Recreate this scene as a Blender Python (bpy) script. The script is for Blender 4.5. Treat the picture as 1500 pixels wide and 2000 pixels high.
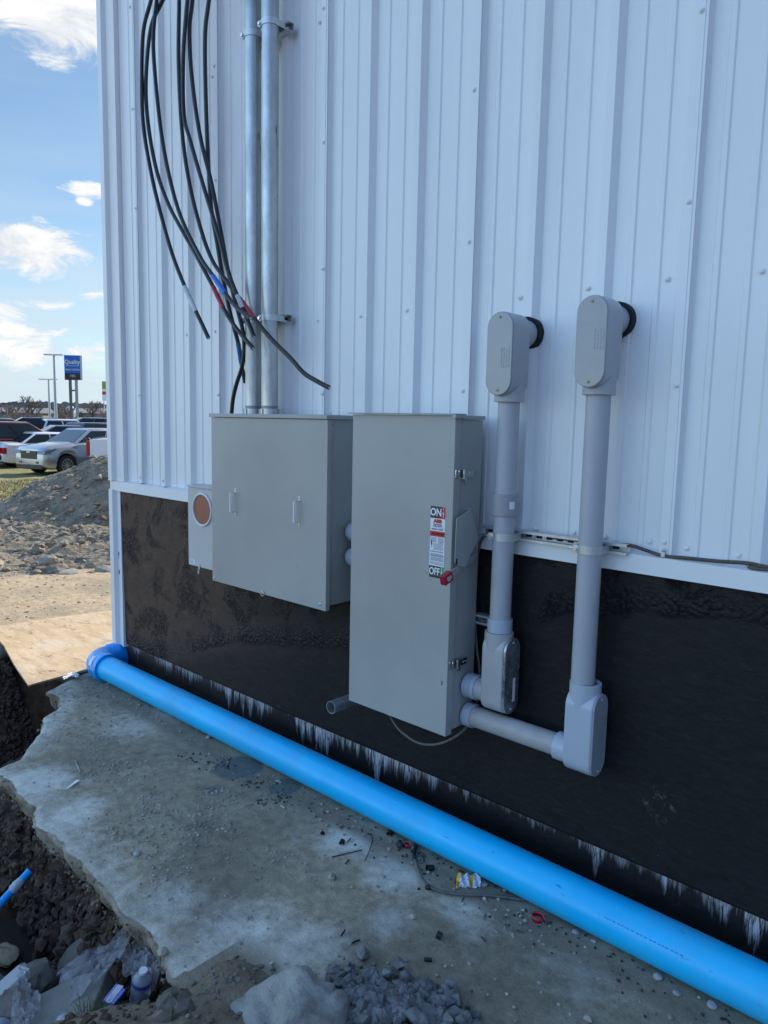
import bpy, bmesh, math, random
import numpy as np
from mathutils import Vector, Matrix, Quaternion
random.seed(7); rng=np.random.default_rng(7)
R_=math.radians
scene=bpy.context.scene
for o in list(bpy.data.objects): bpy.data.objects.remove(o)
C=scene.collection
# ------------------------------------------------------------------ camera
H=1.867; D=2.6072165
YAW,PIT,ROL=R_(42.22367),R_(7.02501),R_(-1.19929)
fwd=Vector((-math.sin(YAW)*math.cos(PIT),math.cos(YAW)*math.cos(PIT),-math.sin(PIT)))
rt=Vector((math.cos(YAW),math.sin(YAW),0)); dn=fwd.cross(rt)
c_,s_=math.cos(ROL),math.sin(ROL)
r2=c_*rt+s_*dn; d2=-s_*rt+c_*dn
FPX=1427.141
CAMP=Vector((0,-D,H))
cam=bpy.data.cameras.new('camera'); camo=bpy.data.objects.new('camera',cam); C.objects.link(camo)
M=Matrix((( r2.x,-d2.x,-fwd.x,CAMP.x),( r2.y,-d2.y,-fwd.y,CAMP.y),( r2.z,-d2.z,-fwd.z,CAMP.z),(0,0,0,1)))
camo.matrix_world=M
cam.sensor_fit='VERTICAL'; cam.sensor_height=24; cam.lens=FPX/2000*24
cam.clip_start=.05; cam.clip_end=3000
scene.camera=camo
# ------------------------------------------------------------------ sky, sun, exposure
SUN_EL=R_(33); SUN_DIR=Vector((-.20,1,0)).normalized()      # towards the sun, behind the building
SUN_ROT=math.atan2(SUN_DIR.x,SUN_DIR.y)
SKY_STRENGTH=0.15; SUN_STRENGTH=2.7; EXPOSURE=1.44
world=bpy.data.worlds.new('World'); scene.world=world; world.use_nodes=True
scene.view_settings.view_transform='Standard'; scene.view_settings.look='None'
scene.view_settings.exposure=EXPOSURE; scene.view_settings.gamma=1
sl=bpy.data.lights.new('sun','SUN'); sl.energy=SUN_STRENGTH; sl.angle=R_(.5); sl.color=(1,.93,.82)
so=bpy.data.objects.new('sun',sl); C.objects.link(so)
sd=Vector((SUN_DIR.x*math.cos(SUN_EL),SUN_DIR.y*math.cos(SUN_EL),math.sin(SUN_EL)))
so.rotation_euler=sd.to_track_quat('Z','Y').to_euler(); so.location=(0,5,12)
# ---- pixel rays of the photograph (1500 x 2000) cut with real planes
def ray(px,py): return r2*(px-750)+d2*(py-1000)+fwd*FPX
def onY(px,py,y=0.):
    d=ray(px,py); return CAMP+d*((y-CAMP.y)/d.y)
def onZ(px,py,z=0.):
    d=ray(px,py); return CAMP+d*((z-CAMP.z)/d.z)
def onX(px,py,x=0.):
    d=ray(px,py); return CAMP+d*((x-CAMP.x)/d.x)
def far(px,py,dist):
    d=ray(px,py); h=math.hypot(d.x,d.y); return CAMP+d*(dist/h)
# world nodes
nt=world.node_tree; N=nt.nodes; L=nt.links
for n in list(N): N.remove(n)
def nn(tree,t,**k):
    n=tree.nodes.new(t)
    for a,b in k.items():
        if a.startswith('i_'):
            key=a[2:]; key=int(key) if key.isdigit() else key.replace('_',' ')
            n.inputs[key].default_value=b
        else: setattr(n,a,b)
    return n
def mth(tree,op,a,b=None,c=None,clamp=False):
    n=tree.nodes.new('ShaderNodeMath'); n.operation=op; n.use_clamp=clamp
    for i,v in enumerate((a,b,c)):
        if v is None: continue
        if isinstance(v,(int,float)): n.inputs[i].default_value=v
        else: tree.links.new(v,n.inputs[i])
    return n.outputs[0]
def ramp(tree,fac,stops,interp='LINEAR'):
    n=tree.nodes.new('ShaderNodeValToRGB'); n.color_ramp.interpolation=interp
    while len(n.color_ramp.elements)<len(stops): n.color_ramp.elements.new(.5)
    for e,(p,c) in zip(n.color_ramp.elements,stops):
        e.position=p; e.color=(*c,1) if hasattr(c,'__len__') else (c,c,c,1)
    if fac is not None: tree.links.new(fac,n.inputs[0])
    return n.outputs[0]
def mixc(tree,fac,a,b,mode='MIX'):
    n=tree.nodes.new('ShaderNodeMix'); n.data_type='RGBA'; n.blend_type=mode
    for i,v in ((0,fac),(6,a),(7,b)):
        if isinstance(v,(int,float)): n.inputs[i].default_value=v
        elif isinstance(v,tuple): n.inputs[i].default_value=(*v,1)
        else: tree.links.new(v,n.inputs[i])
    return n.outputs[2]
sky=nn(nt,'ShaderNodeTexSky',sky_type='NISHITA',sun_disc=False,sun_elevation=SUN_EL,sun_rotation=SUN_ROT,altitude=200,air_density=1.0,dust_density=.35,ozone_density=3.0)
tc=nn(nt,'ShaderNodeTexCoord'); sp=nn(nt,'ShaderNodeSeparateXYZ'); L.new(tc.outputs['Generated'],sp.inputs[0])
def vnoise(tree,vec,scale,detail=6,rough=.55,dist=0.,sc=None):
    if sc is not None:
        m=tree.nodes.new('ShaderNodeMapping'); m.inputs['Scale'].default_value=sc; tree.links.new(vec,m.inputs[0]); vec=m.outputs[0]
    n=nn(tree,'ShaderNodeTexNoise',i_Scale=scale,i_Detail=detail,i_Roughness=rough,i_Distortion=dist); tree.links.new(vec,n.inputs['Vector']); return n.outputs[0]
def blob(px,py,wx,wz,amp):      # a cumulus standing in one direction of the sky
    d=ray(px,py).normalized(); az=Vector((d.x,d.y,0)).normalized(); t=Vector((-az.y,az.x,0))
    a=nn(nt,'ShaderNodeVectorMath',operation='DOT_PRODUCT'); L.new(tc.outputs['Generated'],a.inputs[0]); a.inputs[1].default_value=t
    f=nn(nt,'ShaderNodeVectorMath',operation='DOT_PRODUCT'); L.new(tc.outputs['Generated'],f.inputs[0]); f.inputs[1].default_value=az
    u=mth(nt,'DIVIDE',a.outputs['Value'],wx); v=mth(nt,'DIVIDE',mth(nt,'SUBTRACT',sp.outputs[2],d.z),wz)
    q=mth(nt,'SQRT',mth(nt,'ADD',mth(nt,'MULTIPLY',u,u),mth(nt,'MULTIPLY',v,v)))
    m=mth(nt,'SUBTRACT',1.0,q,clamp=True)
    m=mth(nt,'MULTIPLY',m,mth(nt,'GREATER_THAN',f.outputs['Value'],0.))
    return mth(nt,'MULTIPLY',m,amp)
n1=vnoise(nt,tc.outputs['Generated'],10.,10,.66,.7,sc=(1,1,2.6))
n2=vnoise(nt,tc.outputs['Generated'],3.2,7,.6,.3,sc=(1,1,6))
den=None
for b in ((115,25,.115,.075,1.25),(35,478,.135,.055,1.15),(175,368,.05,.014,.95),(165,395,.015,.008,.9),(20,600,.12,.03,.7),(190,575,.05,.018,.55),(90,690,.22,.03,.8),(60,650,.09,.018,.85),(190,682,.06,.008,.8)):
    v=blob(*b); den=v if den is None else mth(nt,'MAXIMUM',den,v)
cum=mth(nt,'MULTIPLY',mth(nt,'SUBTRACT',mth(nt,'ADD',den,mth(nt,'MULTIPLY',mth(nt,'SUBTRACT',n1,.5),2.6)),.42),3.2,clamp=True)
cum=mth(nt,'MULTIPLY',cum,mth(nt,'MULTIPLY',den,8.,clamp=True))
# thin veil towards the horizon
veil=mth(nt,'MULTIPLY',ramp(nt,sp.outputs[2],[(0.0,.95),(.06,.88),(.16,.62),(.30,.22),(.6,.05)]),ramp(nt,n2,[(.30,.25),(.62,1.)]))
oc=mth(nt,'MULTIPLY',ramp(nt,vnoise(nt,tc.outputs['Generated'],2.2,8,.6,.2,sc=(1,1,2.5)),[(.56,0.),(.72,.85)]),mth(nt,'LESS_THAN',mth(nt,'MULTIPLY',sp.outputs[0],1),-.75))
shade=ramp(nt,n1,[(.38,(1.75,1.9,2.1)),(.56,(2.45,2.45,2.45))])
fx_=ramp(nt,mth(nt,'MULTIPLY_ADD',sp.outputs[0],.5,.5),[(.36,(1.38,1.40,1.28)),(.62,(.80,.90,1.08)),(.88,(.22,.30,.42))])      # added grading: unseen right-hand sky dimmed so right-facing sides darken, left brightened
fy_=ramp(nt,mth(nt,'MULTIPLY_ADD',sp.outputs[1],.5,.5),[(.50,(1,1,1)),(.645,(.25,.27,.29))])  # added grading: sky dimmed behind the building, kept bright on the wall's side
skyb=mixc(nt,1.,mixc(nt,1.,sky.outputs[0],fx_,'MULTIPLY'),fy_,'MULTIPLY')
skyc=mixc(nt,cum,mixc(nt,veil,skyb,(1.65,1.95,2.2)),shade)
bg=nn(nt,'ShaderNodeBackground',i_Strength=SKY_STRENGTH); L.new(skyc,bg.inputs[0])
out=nn(nt,'ShaderNodeOutputWorld'); L.new(bg.outputs[0],out.inputs[0])
# ------------------------------------------------------------------ helpers
def tag(o,label=None,cat=None,group=None,kind=None):
    if label: o['label']=label
    if cat: o['category']=cat
    if group: o['group']=group
    if kind: o['kind']=kind
    return o
def thing(name,label,cat,loc=(0,0,0),group=None,rz=0):
    o=bpy.data.objects.new(name,None); C.objects.link(o); o.location=loc; o.rotation_euler=(0,0,rz); o.empty_display_size=.05
    return tag(o,label,cat,group)
def wloc(p):
    v=Vector((0,0,0))
    while p is not None: v+=p.location; p=p.parent
    return v
def frame(n):
    n=Vector(n).normalized(); a=Vector((0,0,1)) if abs(n.z)<.9 else Vector((1,0,0))
    u=n.cross(a).normalized(); return u,n.cross(u).normalized(),n
class MB:
    def __init__(s): s.v=[]; s.f=[]; s.attr={}
    def add(s,vs,fs):
        k=len(s.v); s.v+= [tuple(v) for v in vs]; s.f+=[tuple(i+k for i in f) for f in fs]; return s
    def box(s,a,b,ax=None,o=None):
        x0,y0,z0=a; x1,y1,z1=b
        vs=[(x0,y0,z0),(x1,y0,z0),(x1,y1,z0),(x0,y1,z0),(x0,y0,z1),(x1,y0,z1),(x1,y1,z1),(x0,y1,z1)]
        if ax:
            o=Vector(o or (0,0,0)); vs=[o+ax[0]*v[0]+ax[1]*v[1]+ax[2]*v[2] for v in vs]
        return s.add(vs,[(0,3,2,1),(4,5,6,7),(0,1,5,4),(1,2,6,5),(2,3,7,6),(3,0,4,7)])
    def cyl(s,a,b,r,r1=None,n=20,cap=True,hollow=None):
        a=Vector(a); b=Vector(b); r1=r if r1 is None else r1
        u,w,_=frame(b-a); vs=[]; fs=[]
        for c,rr in ((a,r),(b,r1)):
            for i in range(n):
                t=2*math.pi*i/n; vs.append(c+(u*math.cos(t)+w*math.sin(t))*rr)
        for i in range(n): j=(i+1)%n; fs.append((i,j,n+j,n+i))
        if hollow:
            for c,rr in ((a,hollow),(b,hollow)):
                for i in range(n):
                    t=2*math.pi*i/n; vs.append(c+(u*math.cos(t)+w*math.sin(t))*rr)
            for i in range(n):
                j=(i+1)%n; fs.append((2*n+j,2*n+i,3*n+i,3*n+j)); fs.append((i,2*n+i,2*n+j,j)); fs.append((n+i,n+j,3*n+j,3*n+i))
        elif cap: fs.append(tuple(range(n))[::-1]); fs.append(tuple(range(n,2*n)))
        return s.add(vs,fs)
    def tube(s,pts,r,n=10,cap=True,sy=1.):
        pts=[Vector(p) for p in pts]; m=len(pts); vs=[]; fs=[]
        rs=r if hasattr(r,'__len__') else [r]*m
        t0=(pts[1]-pts[0]).normalized(); u,w,_=frame(t0)
        for k in range(m):
            t=(pts[min(k+1,m-1)]-pts[max(k-1,0)]).normalized()
            q=t0.rotation_difference(t); u=q@u; w=q@w; t0=t
            for i in range(n):
                a=2*math.pi*i/n; vs.append(pts[k]+(u*math.cos(a)+w*math.sin(a)*sy)*rs[k])
        for k in range(m-1):
            for i in range(n): j=(i+1)%n; fs.append((k*n+i,k*n+j,(k+1)*n+j,(k+1)*n+i))
        if cap: fs.append(tuple(range(n))[::-1]); fs.append(tuple(range((m-1)*n,m*n)))
        return s.add(vs,fs)
    def prism(s,poly,o,u,v,w,t):   # poly in (u,v), extruded t along w
        o,u,v,w=map(Vector,(o,u,v,w)); n=len(poly)
        vs=[o+u*a+v*b for a,b in poly]+[o+u*a+v*b+w*t for a,b in poly]
        fl=(u.cross(v)).dot(w)>0
        fs=[tuple(range(n))[::-1],tuple(range(n,2*n))]+[(i,(i+1)%n,n+(i+1)%n,n+i) for i in range(n)]
        if not fl: fs=[f[::-1] for f in fs]
        return s.add(vs,fs)
    def lathe(s,prof,o,axis,n=20):
        u,w,a=frame(axis); o=Vector(o); vs=[]; fs=[]
        for h,r in prof:
            for i in range(n):
                t=2*math.pi*i/n; vs.append(o+a*h+(u*math.cos(t)+w*math.sin(t))*max(r,1e-5))
        for k in range(len(prof)-1):
            for i in range(n): j=(i+1)%n; fs.append((k*n+i,k*n+j,(k+1)*n+j,(k+1)*n+i))
        return s.add(vs,fs)
    def build(s,name,mat,parent=None,smooth=35,bevel=0,seg=2,weld=False):
        me=bpy.data.meshes.new(name); off=wloc(parent) if parent is not None else Vector((0,0,0))
        me.from_pydata([(v[0]-off.x,v[1]-off.y,v[2]-off.z) for v in s.v],[],s.f)
        if len(s.f)<30000:
            bm=bmesh.new(); bm.from_mesh(me)
            if weld: bmesh.ops.remove_doubles(bm,verts=bm.verts,dist=1e-5)
            bmesh.ops.recalc_face_normals(bm,faces=bm.faces); bm.to_mesh(me); bm.free()
        for m in (mat if isinstance(mat,(list,tuple)) else [mat]): me.materials.append(m)
        o=bpy.data.objects.new(name,me); C.objects.link(o)
        if parent is not None: o.parent=parent
        if smooth:
            me.polygons.foreach_set('use_smooth',[True]*len(me.polygons)); me.set_sharp_from_angle(angle=R_(smooth))
        if bevel:
            b=o.modifiers.new('bevel','BEVEL'); b.width=bevel; b.segments=seg; b.limit_method='ANGLE'; b.angle_limit=R_(40)
        return o
def spline(pts,n=8):
    pts=[Vector(p) for p in pts]; P=[pts[0]]+pts+[pts[-1]]; out=[]
    for i in range(1,len(P)-2):
        a,b,c,d=P[i-1],P[i],P[i+1],P[i+2]
        for k in range(n):
            t=k/n; out.append(.5*((2*b)+(c-a)*t+(2*a-5*b+4*c-d)*t*t+(3*b-a-3*c+d)*t**3))
    out.append(pts[-1]); return out
def text(s,size,mat,o,u,v,parent,name='lettering',ext=.0004,align='CENTER',bold=0.,sx=1.):
    cu=bpy.data.curves.new('txt','FONT'); cu.body=s; cu.size=size; cu.align_x=align; cu.align_y='CENTER'; cu.extrude=ext; cu.offset=bold
    cu.resolution_u=3
    ob=bpy.data.objects.new('txt',cu); C.objects.link(ob); bpy.context.view_layer.update()
    me=bpy.data.meshes.new_from_object(ob.evaluated_get(bpy.context.evaluated_depsgraph_get()))
    bpy.data.objects.remove(ob); bpy.data.curves.remove(cu)
    u=Vector(u).normalized(); v=Vector(v).normalized(); w=u.cross(v); o=Vector(o)-(wloc(parent) if parent is not None else Vector())
    for vt in me.vertices: c=vt.co.copy(); vt.co=o+u*c.x*sx+v*c.y+w*c.z
    me.materials.clear(); me.materials.append(mat)
    q=bpy.data.objects.new(name,me); C.objects.link(q)
    if parent is not None: q.parent=parent
    return q
def fbm(x,y,sc=1.,oct=5,seed=0,gain=.5):
    x=np.asarray(x,float)*sc; y=np.asarray(y,float)*sc; tot=np.zeros(np.broadcast(x,y).shape); amp=1.; s=0.
    for o in range(oct):
        xi=np.floor(x).astype(np.int64); yi=np.floor(y).astype(np.int64); fx=x-xi; fy=y-yi
        fx=fx*fx*(3-2*fx); fy=fy*fy*(3-2*fy)
        def h(a,b):
            n=(a*374761393+b*668265263+(seed+o)*974634777)&0xffffffff
            n=((n^(n>>13))*1274126177)&0xffffffff
            return ((n^(n>>16))&0xffff)/65535.
        v=(h(xi,yi)*(1-fx)+h(xi+1,yi)*fx)*(1-fy)+(h(xi,yi+1)*(1-fx)+h(xi+1,yi+1)*fx)*fy
        tot+=v*amp; s+=amp; amp*=gain; x=x*2.03+17.1; y=y*2.03-9.7
    return tot/s-.5
# ------------------------------------------------------------------ materials
def mat(name,col,rough=.5,metal=0.,spec=.5,var=0.,vscale=8.,bump=0.,bscale=60.,bdist=.002,vsc=None,alpha=None,trans=0.,coat=0.,speck=None,rvar=0.,bdetail=6):
    m=bpy.data.materials.new(name); m.use_nodes=True; t=m.node_tree; p=t.nodes['Principled BSDF']
    p.inputs['Base Color'].default_value=(*col,1); p.inputs['Roughness'].default_value=rough; p.inputs['Metallic'].default_value=metal
    p.inputs['Specular IOR Level'].default_value=spec; p.inputs['Coat Weight'].default_value=coat; p.inputs['Coat Roughness'].default_value=.05
    if trans: p.inputs['Transmission Weight'].default_value=trans
    if alpha is not None: p.inputs['Alpha'].default_value=alpha
    tcn=t.nodes.new('ShaderNodeTexCoord'); g=tcn.outputs['Object']
    if var or speck:
        n=vnoise(t,g,vscale,8,.6,sc=vsc)
        lo=tuple(c*(1-var) for c in col); hi=tuple(min(1,c*(1+var)) for c in col)
        cc=ramp(t,n,[(.3,lo),(.7,hi)])
        if speck:
            sc,thr,scol=speck; n3=vnoise(t,g,sc,3,.6); cc=mixc(t,ramp(t,n3,[(thr,0.),(thr+.06,1.)]),cc,scol)
        t.links.new(cc,p.inputs['Base Color'])
        if rvar: t.links.new(ramp(t,n,[(.3,max(0,rough-rvar)),(.7,min(1,rough+rvar))]),p.inputs['Roughness'])
    if bump:
        b=nn(t,'ShaderNodeBump',i_Strength=bump,i_Distance=bdist); t.links.new(vnoise(t,g,bscale,bdetail,.65),b.inputs['Height']); t.links.new(b.outputs[0],p.inputs['Normal'])
    return m
def hexc(r,g,b):
    f=lambda c:(c/255/12.92 if c<=10 else ((c/255+.055)/1.055)**2.4)
    return (f(r),f(g),f(b))
MT={}
MT['siding']=mat('white_siding_paint',(.77,.78,.78),.34,spec=.5,var=.035,vscale=2.2,bump=.12,bscale=2.6,bdist=.012,vsc=(1,1,.3),bdetail=2)
MT['trim']=mat('white_trim_paint',(.74,.75,.74),.38,var=.03,vscale=2)
MT['cabinet']=mat('grey_enclosure_paint',(.355,.358,.338),.38,var=.10,vscale=1.7,rvar=.06,bump=.10,bscale=2.2,bdist=.012,bdetail=2,speck=(14,.70,(.32,.32,.30)))
MT['cabinet2']=mat('light_grey_enclosure_paint',(.49,.49,.47),.4,var=.04,vscale=3)
MT['pvc']=mat('grey_pvc',(.39,.40,.425),.36,var=.05,vscale=4,bump=.03,bscale=25)
MT['pvc_lt']=mat('light_grey_pvc',(.42,.455,.51),.3,var=.03,vscale=5)
MT['pvc_old']=mat('weathered_grey_pvc',(.38,.365,.35),.45,var=.14,vscale=9,rvar=.05)
MT['castgrey']=mat('painted_cast_metal',(.40,.395,.385),.4,var=.06,vscale=8,bump=.08,bscale=180)
MT['galv']=None
MT['cover']=mat('moulded_grey_cover',(.33,.335,.35),.16,var=.10,vscale=7,rvar=.06)
MT['zinc']=mat('zinc_plated_steel',(.55,.57,.57),.42,metal=.7,var=.12,vscale=22,rvar=.04)
MT['chrome']=mat('bright_latch_steel',(.7,.72,.72),.2,metal=1,var=.15,vscale=60)
MT['lidmetal']=mat('stamped_steel_lid',(.36,.38,.40),.28,metal=.7,var=.55,vscale=22,rvar=.15,bump=.35,bscale=26,bdist=.004)
MT['black']=mat('black_rubber',(.012,.013,.016),.42,var=.2,vscale=20)
MT['blackdull']=mat('black_plastic_scrap',(.01,.01,.012),.55)
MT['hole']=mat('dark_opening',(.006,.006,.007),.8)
MT['tape_red']=mat('red_tape',(.42,.015,.03),.4); MT['tape_blue']=mat('blue_tape',(.008,.13,.55),.4); MT['tape_white']=mat('white_tape',(.55,.57,.58),.5,var=.15,vscale=40)
MT['tape_teal']=mat('dark_blue_tape',(.01,.10,.26),.45)
MT['redplastic']=mat('red_plastic',(.36,.008,.03),.35)
MT['brownlens']=mat('brown_socket_cover',(.30,.10,.065),.35,var=.08,vscale=4)
MT['white']=mat('white_print',(.75,.76,.78),.5); MT['ink']=mat('black_print',(.015,.015,.015),.5)
MT['labelblack']=mat('label_black',(.035,.035,.03),.4); MT['labelred']=mat('label_red',(.55,.02,.03),.4); MT['labelgreen']=mat('label_green',(.05,.35,.06),.4)
MT['wire']=mat('dusty_grey_cord',(.12,.115,.10),.6,var=.25,vscale=25)
MT['wirebrown']=mat('dusty_brown_cord',(.085,.065,.05),.65,var=.4,vscale=40,bump=.4,bscale=150)
MT['glass_dark']=mat('car_glass',(.02,.03,.035),.04,spec=.6)
MT['tyre']=mat('tyre_rubber',(.018,.018,.02),.7); MT['rim']=mat('alloy_rim',(.5,.5,.52),.3,metal=.8)
MT['trimblack']=mat('black_car_trim',(.015,.015,.016),.4)
MT['taillight']=mat('red_lamp_lens',(.40,.01,.012),.15); MT['headlight']=mat('clear_lamp_lens',(.10,.11,.13),.05,spec=1.); MT['amber']=mat('amber_lens',(.6,.12,.03),.15)
def galv():
    m=bpy.data.materials.new('galvanised_steel'); m.use_nodes=True; t=m.node_tree; p=t.nodes['Principled BSDF']
    g=t.nodes.new('ShaderNodeTexCoord').outputs['Object']
    vo=nn(t,'ShaderNodeTexVoronoi',i_Scale=55.); 
    mp=nn(t,'ShaderNodeMapping'); mp.inputs['Scale'].default_value=(1,1,.5); t.links.new(g,mp.inputs[0]); t.links.new(mp.outputs[0],vo.inputs['Vector'])
    a=vnoise(t,g,9,8,.65,sc=(1,1,.35))
    base=ramp(t,a,[(.3,(.24,.26,.265)),(.5,(.42,.44,.44)),(.72,(.62,.64,.63))])
    base=mixc(t,.25,base,ramp(t,mth(t,'MULTIPLY',vo.outputs['Distance'],3.),[(0.,(.3,.32,.33)),(1.,(.62,.63,.62))]))
    sc=vnoise(t,g,38,6,.7,sc=(1.5,1.5,.16)); base=mixc(t,ramp(t,sc,[(.64,0.),(.70,.8)]),base,(.05,.055,.06))
    t.links.new(base,p.inputs['Base Color']); p.inputs['Metallic'].default_value=.75
    t.links.new(ramp(t,a,[(.3,.5),(.7,.32)]),p.inputs['Roughness'])
    b=nn(t,'ShaderNodeBump',i_Strength=.25,i_Distance=.002); t.links.new(a,b.inputs['Height']); t.links.new(b.outputs[0],p.inputs['Normal'])
    return m
MT['galv']=galv()
def bluepipe():
    m=bpy.data.materials.new('blue_pvc'); m.use_nodes=True; t=m.node_tree; p=t.nodes['Principled BSDF']
    g=t.nodes.new('ShaderNodeTexCoord').outputs['Object']
    base=ramp(t,vnoise(t,g,3,6,.6),[(.3,(.002,.44,.84)),(.7,(.004,.53,.93))])
    sc=vnoise(t,g,30,6,.75,sc=(.25,1,1)); base=mixc(t,ramp(t,sc,[(.63,0.),(.69,.65)]),base,(.012,.07,.16))
    dst=vnoise(t,g,2.2,8,.7); base=mixc(t,ramp(t,dst,[(.48,0.),(.75,.34)]),base,(.16,.26,.33))
    t.links.new(base,p.inputs['Base Color']); t.links.new(ramp(t,dst,[(.4,.33),(.7,.5)]),p.inputs['Roughness']); return m
MT['blue']=bluepipe()
MT['blue2']=mat('blue_fitting_pvc',(.003,.34,.85),.25,var=.05,vscale=6)
# ================================================================== GROUND
E_PTS=[(-5.09,-.20),(-5.0,-.36),(-4.89,-.58),(-4.75,-.57),(-4.59,-.63),(-4.47,-.80),(-4.30,-.88),(-4.11,-1.03),(-4.0,-1.10),(-3.95,-1.27),(-3.78,-1.25),(-3.63,-1.28),(-3.45,-1.27),(-3.28,-1.33),(-3.13,-1.29),(-2.98,-1.32),(-2.79,-1.33),(-2.6,-1.33),(-2.41,-1.36),(-2.28,-1.33),(-2.15,-1.37),(-2.03,-1.41),(-1.87,-1.37),(-1.5,-1.5),(-1.,-1.55),(0,-1.7),(3,-1.9)]
EX=np.array([p[0] for p in E_PTS]); EY=np.array([p[1] for p in E_PTS])
def edge_y(x): return np.interp(x,EX,EY)
def sstep(a,b,x):
    t=np.clip((x-a)/(b-a),0,1); return t*t*(3-2*t)
def terrain(x,y):
    far_=-.06-.22*sstep(-7,-14,x)-0*y
    far_=np.where(x>-5,-.06+0*x,far_)
    base=far_+.05*fbm(x,y,.6,4,3)+.022*fbm(x,y,5,4,5)
    # trench along the slab edge
    ey=edge_y(x); ey=np.where(x<-5.09,-.42-.05*(x+5.09),ey)
    ey=ey+.05*fbm(x,y,3,3,11)
    flo=-.93+.60*sstep(-1.40,-1.72,y)*sstep(-4.3,-3.3,x)+.25*sstep(-2.45,-2.1,x)+.45*sstep(-2.25,-1.9,x)
    flo=flo+.58*sstep(-1.36,-1.14,y)*sstep(-3.66,-3.92,x)*sstep(-5.25,-4.7,x)
    flo=np.minimum(flo,-.02)
    flo=flo+.09*fbm(x,y,2.6,5,21)+.04*fbm(x,y,11,4,23)
    flo=np.where(x<-5.4,flo+.93*sstep(-5.2,-6.5,x),flo)
    near=sstep(.0,-.30,y-ey)          # 0 at the edge, 1 inside
    under=y-ey
    t=1-np.clip((under+.06*fbm(x,y,4,4,31)-np.where(x<-3.2,.03,-.10))/np.where(x<-3.2,.09,.22),0,1)
    dip=t*(1-sstep(-2.75,-3.4,y))
    wx=sstep(-1.85,-2.25,x)
    z=base*(1-dip*wx)+flo*dip*wx
    z=z+dip*(.05*fbm(x,y,9,4,24)+.022*fbm(x,y,34,3,25))
    # dirt lying over the slab in the foreground
    fr=sstep(-1.02,-1.3,y+.12*fbm(x,y,3,3,41))*sstep(-2.15,-1.8,x)
    z=z+fr*(.095+.02*fbm(x,y,6,5,43)+.01*fbm(x,y,25,3,44))
    # keep it under the slab elsewhere
    ins=(y>ey+.06)&(x>-5.1)&(fr<.02)
    z=np.where(ins,np.minimum(z,-.14),z)
    z=np.where((y>ey-.09)&(x>-5.0)&(x<-2.12),np.minimum(z,-.165),z)
    return z
def axis(segs):
    out=[]
    for a,b,s in segs: out+=list(np.arange(a,b,s))
    out.append(segs[-1][1]); return np.array(out)
xs=axis([(-900,-200,100),(-200,-60,20),(-60,-20,4),(-20,-10,.5),(-10,-6.6,.12),(-6.6,-4,.045),(-4,-1,.02),(-1,1,.1),(1,10,1.5),(10,60,10),(60,900,120)])
ys=axis([(-900,-60,120),(-60,-10,10),(-10,-3.4,.6),(-3.4,-2.0,.06),(-2.0,-.3,.02),(-.3,4,.1),(4,14,.6),(14,60,6),(60,900,84)])
XX,YY=np.meshgrid(xs,ys); ZZ=terrain(XX,YY)
def gridmesh(name,XX,YY,ZZ,m,smooth=True,flip=False):
    ny,nx=XX.shape; me=bpy.data.meshes.new(name)
    vs=np.stack([XX,YY,ZZ],-1).reshape(-1,3)
    idx=np.arange(ny*nx).reshape(ny,nx)
    f=np.stack([idx[:-1,:-1],idx[:-1,1:],idx[1:,1:],idx[1:,:-1]],-1).reshape(-1,4)
    if flip: f=f[:,::-1]
    me.from_pydata(vs.tolist(),[],f.tolist()); me.materials.append(m)
    if smooth: me.polygons.foreach_set('use_smooth',[True]*len(me.polygons))
    o=bpy.data.objects.new(name,me); C.objects.link(o); return o
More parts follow.
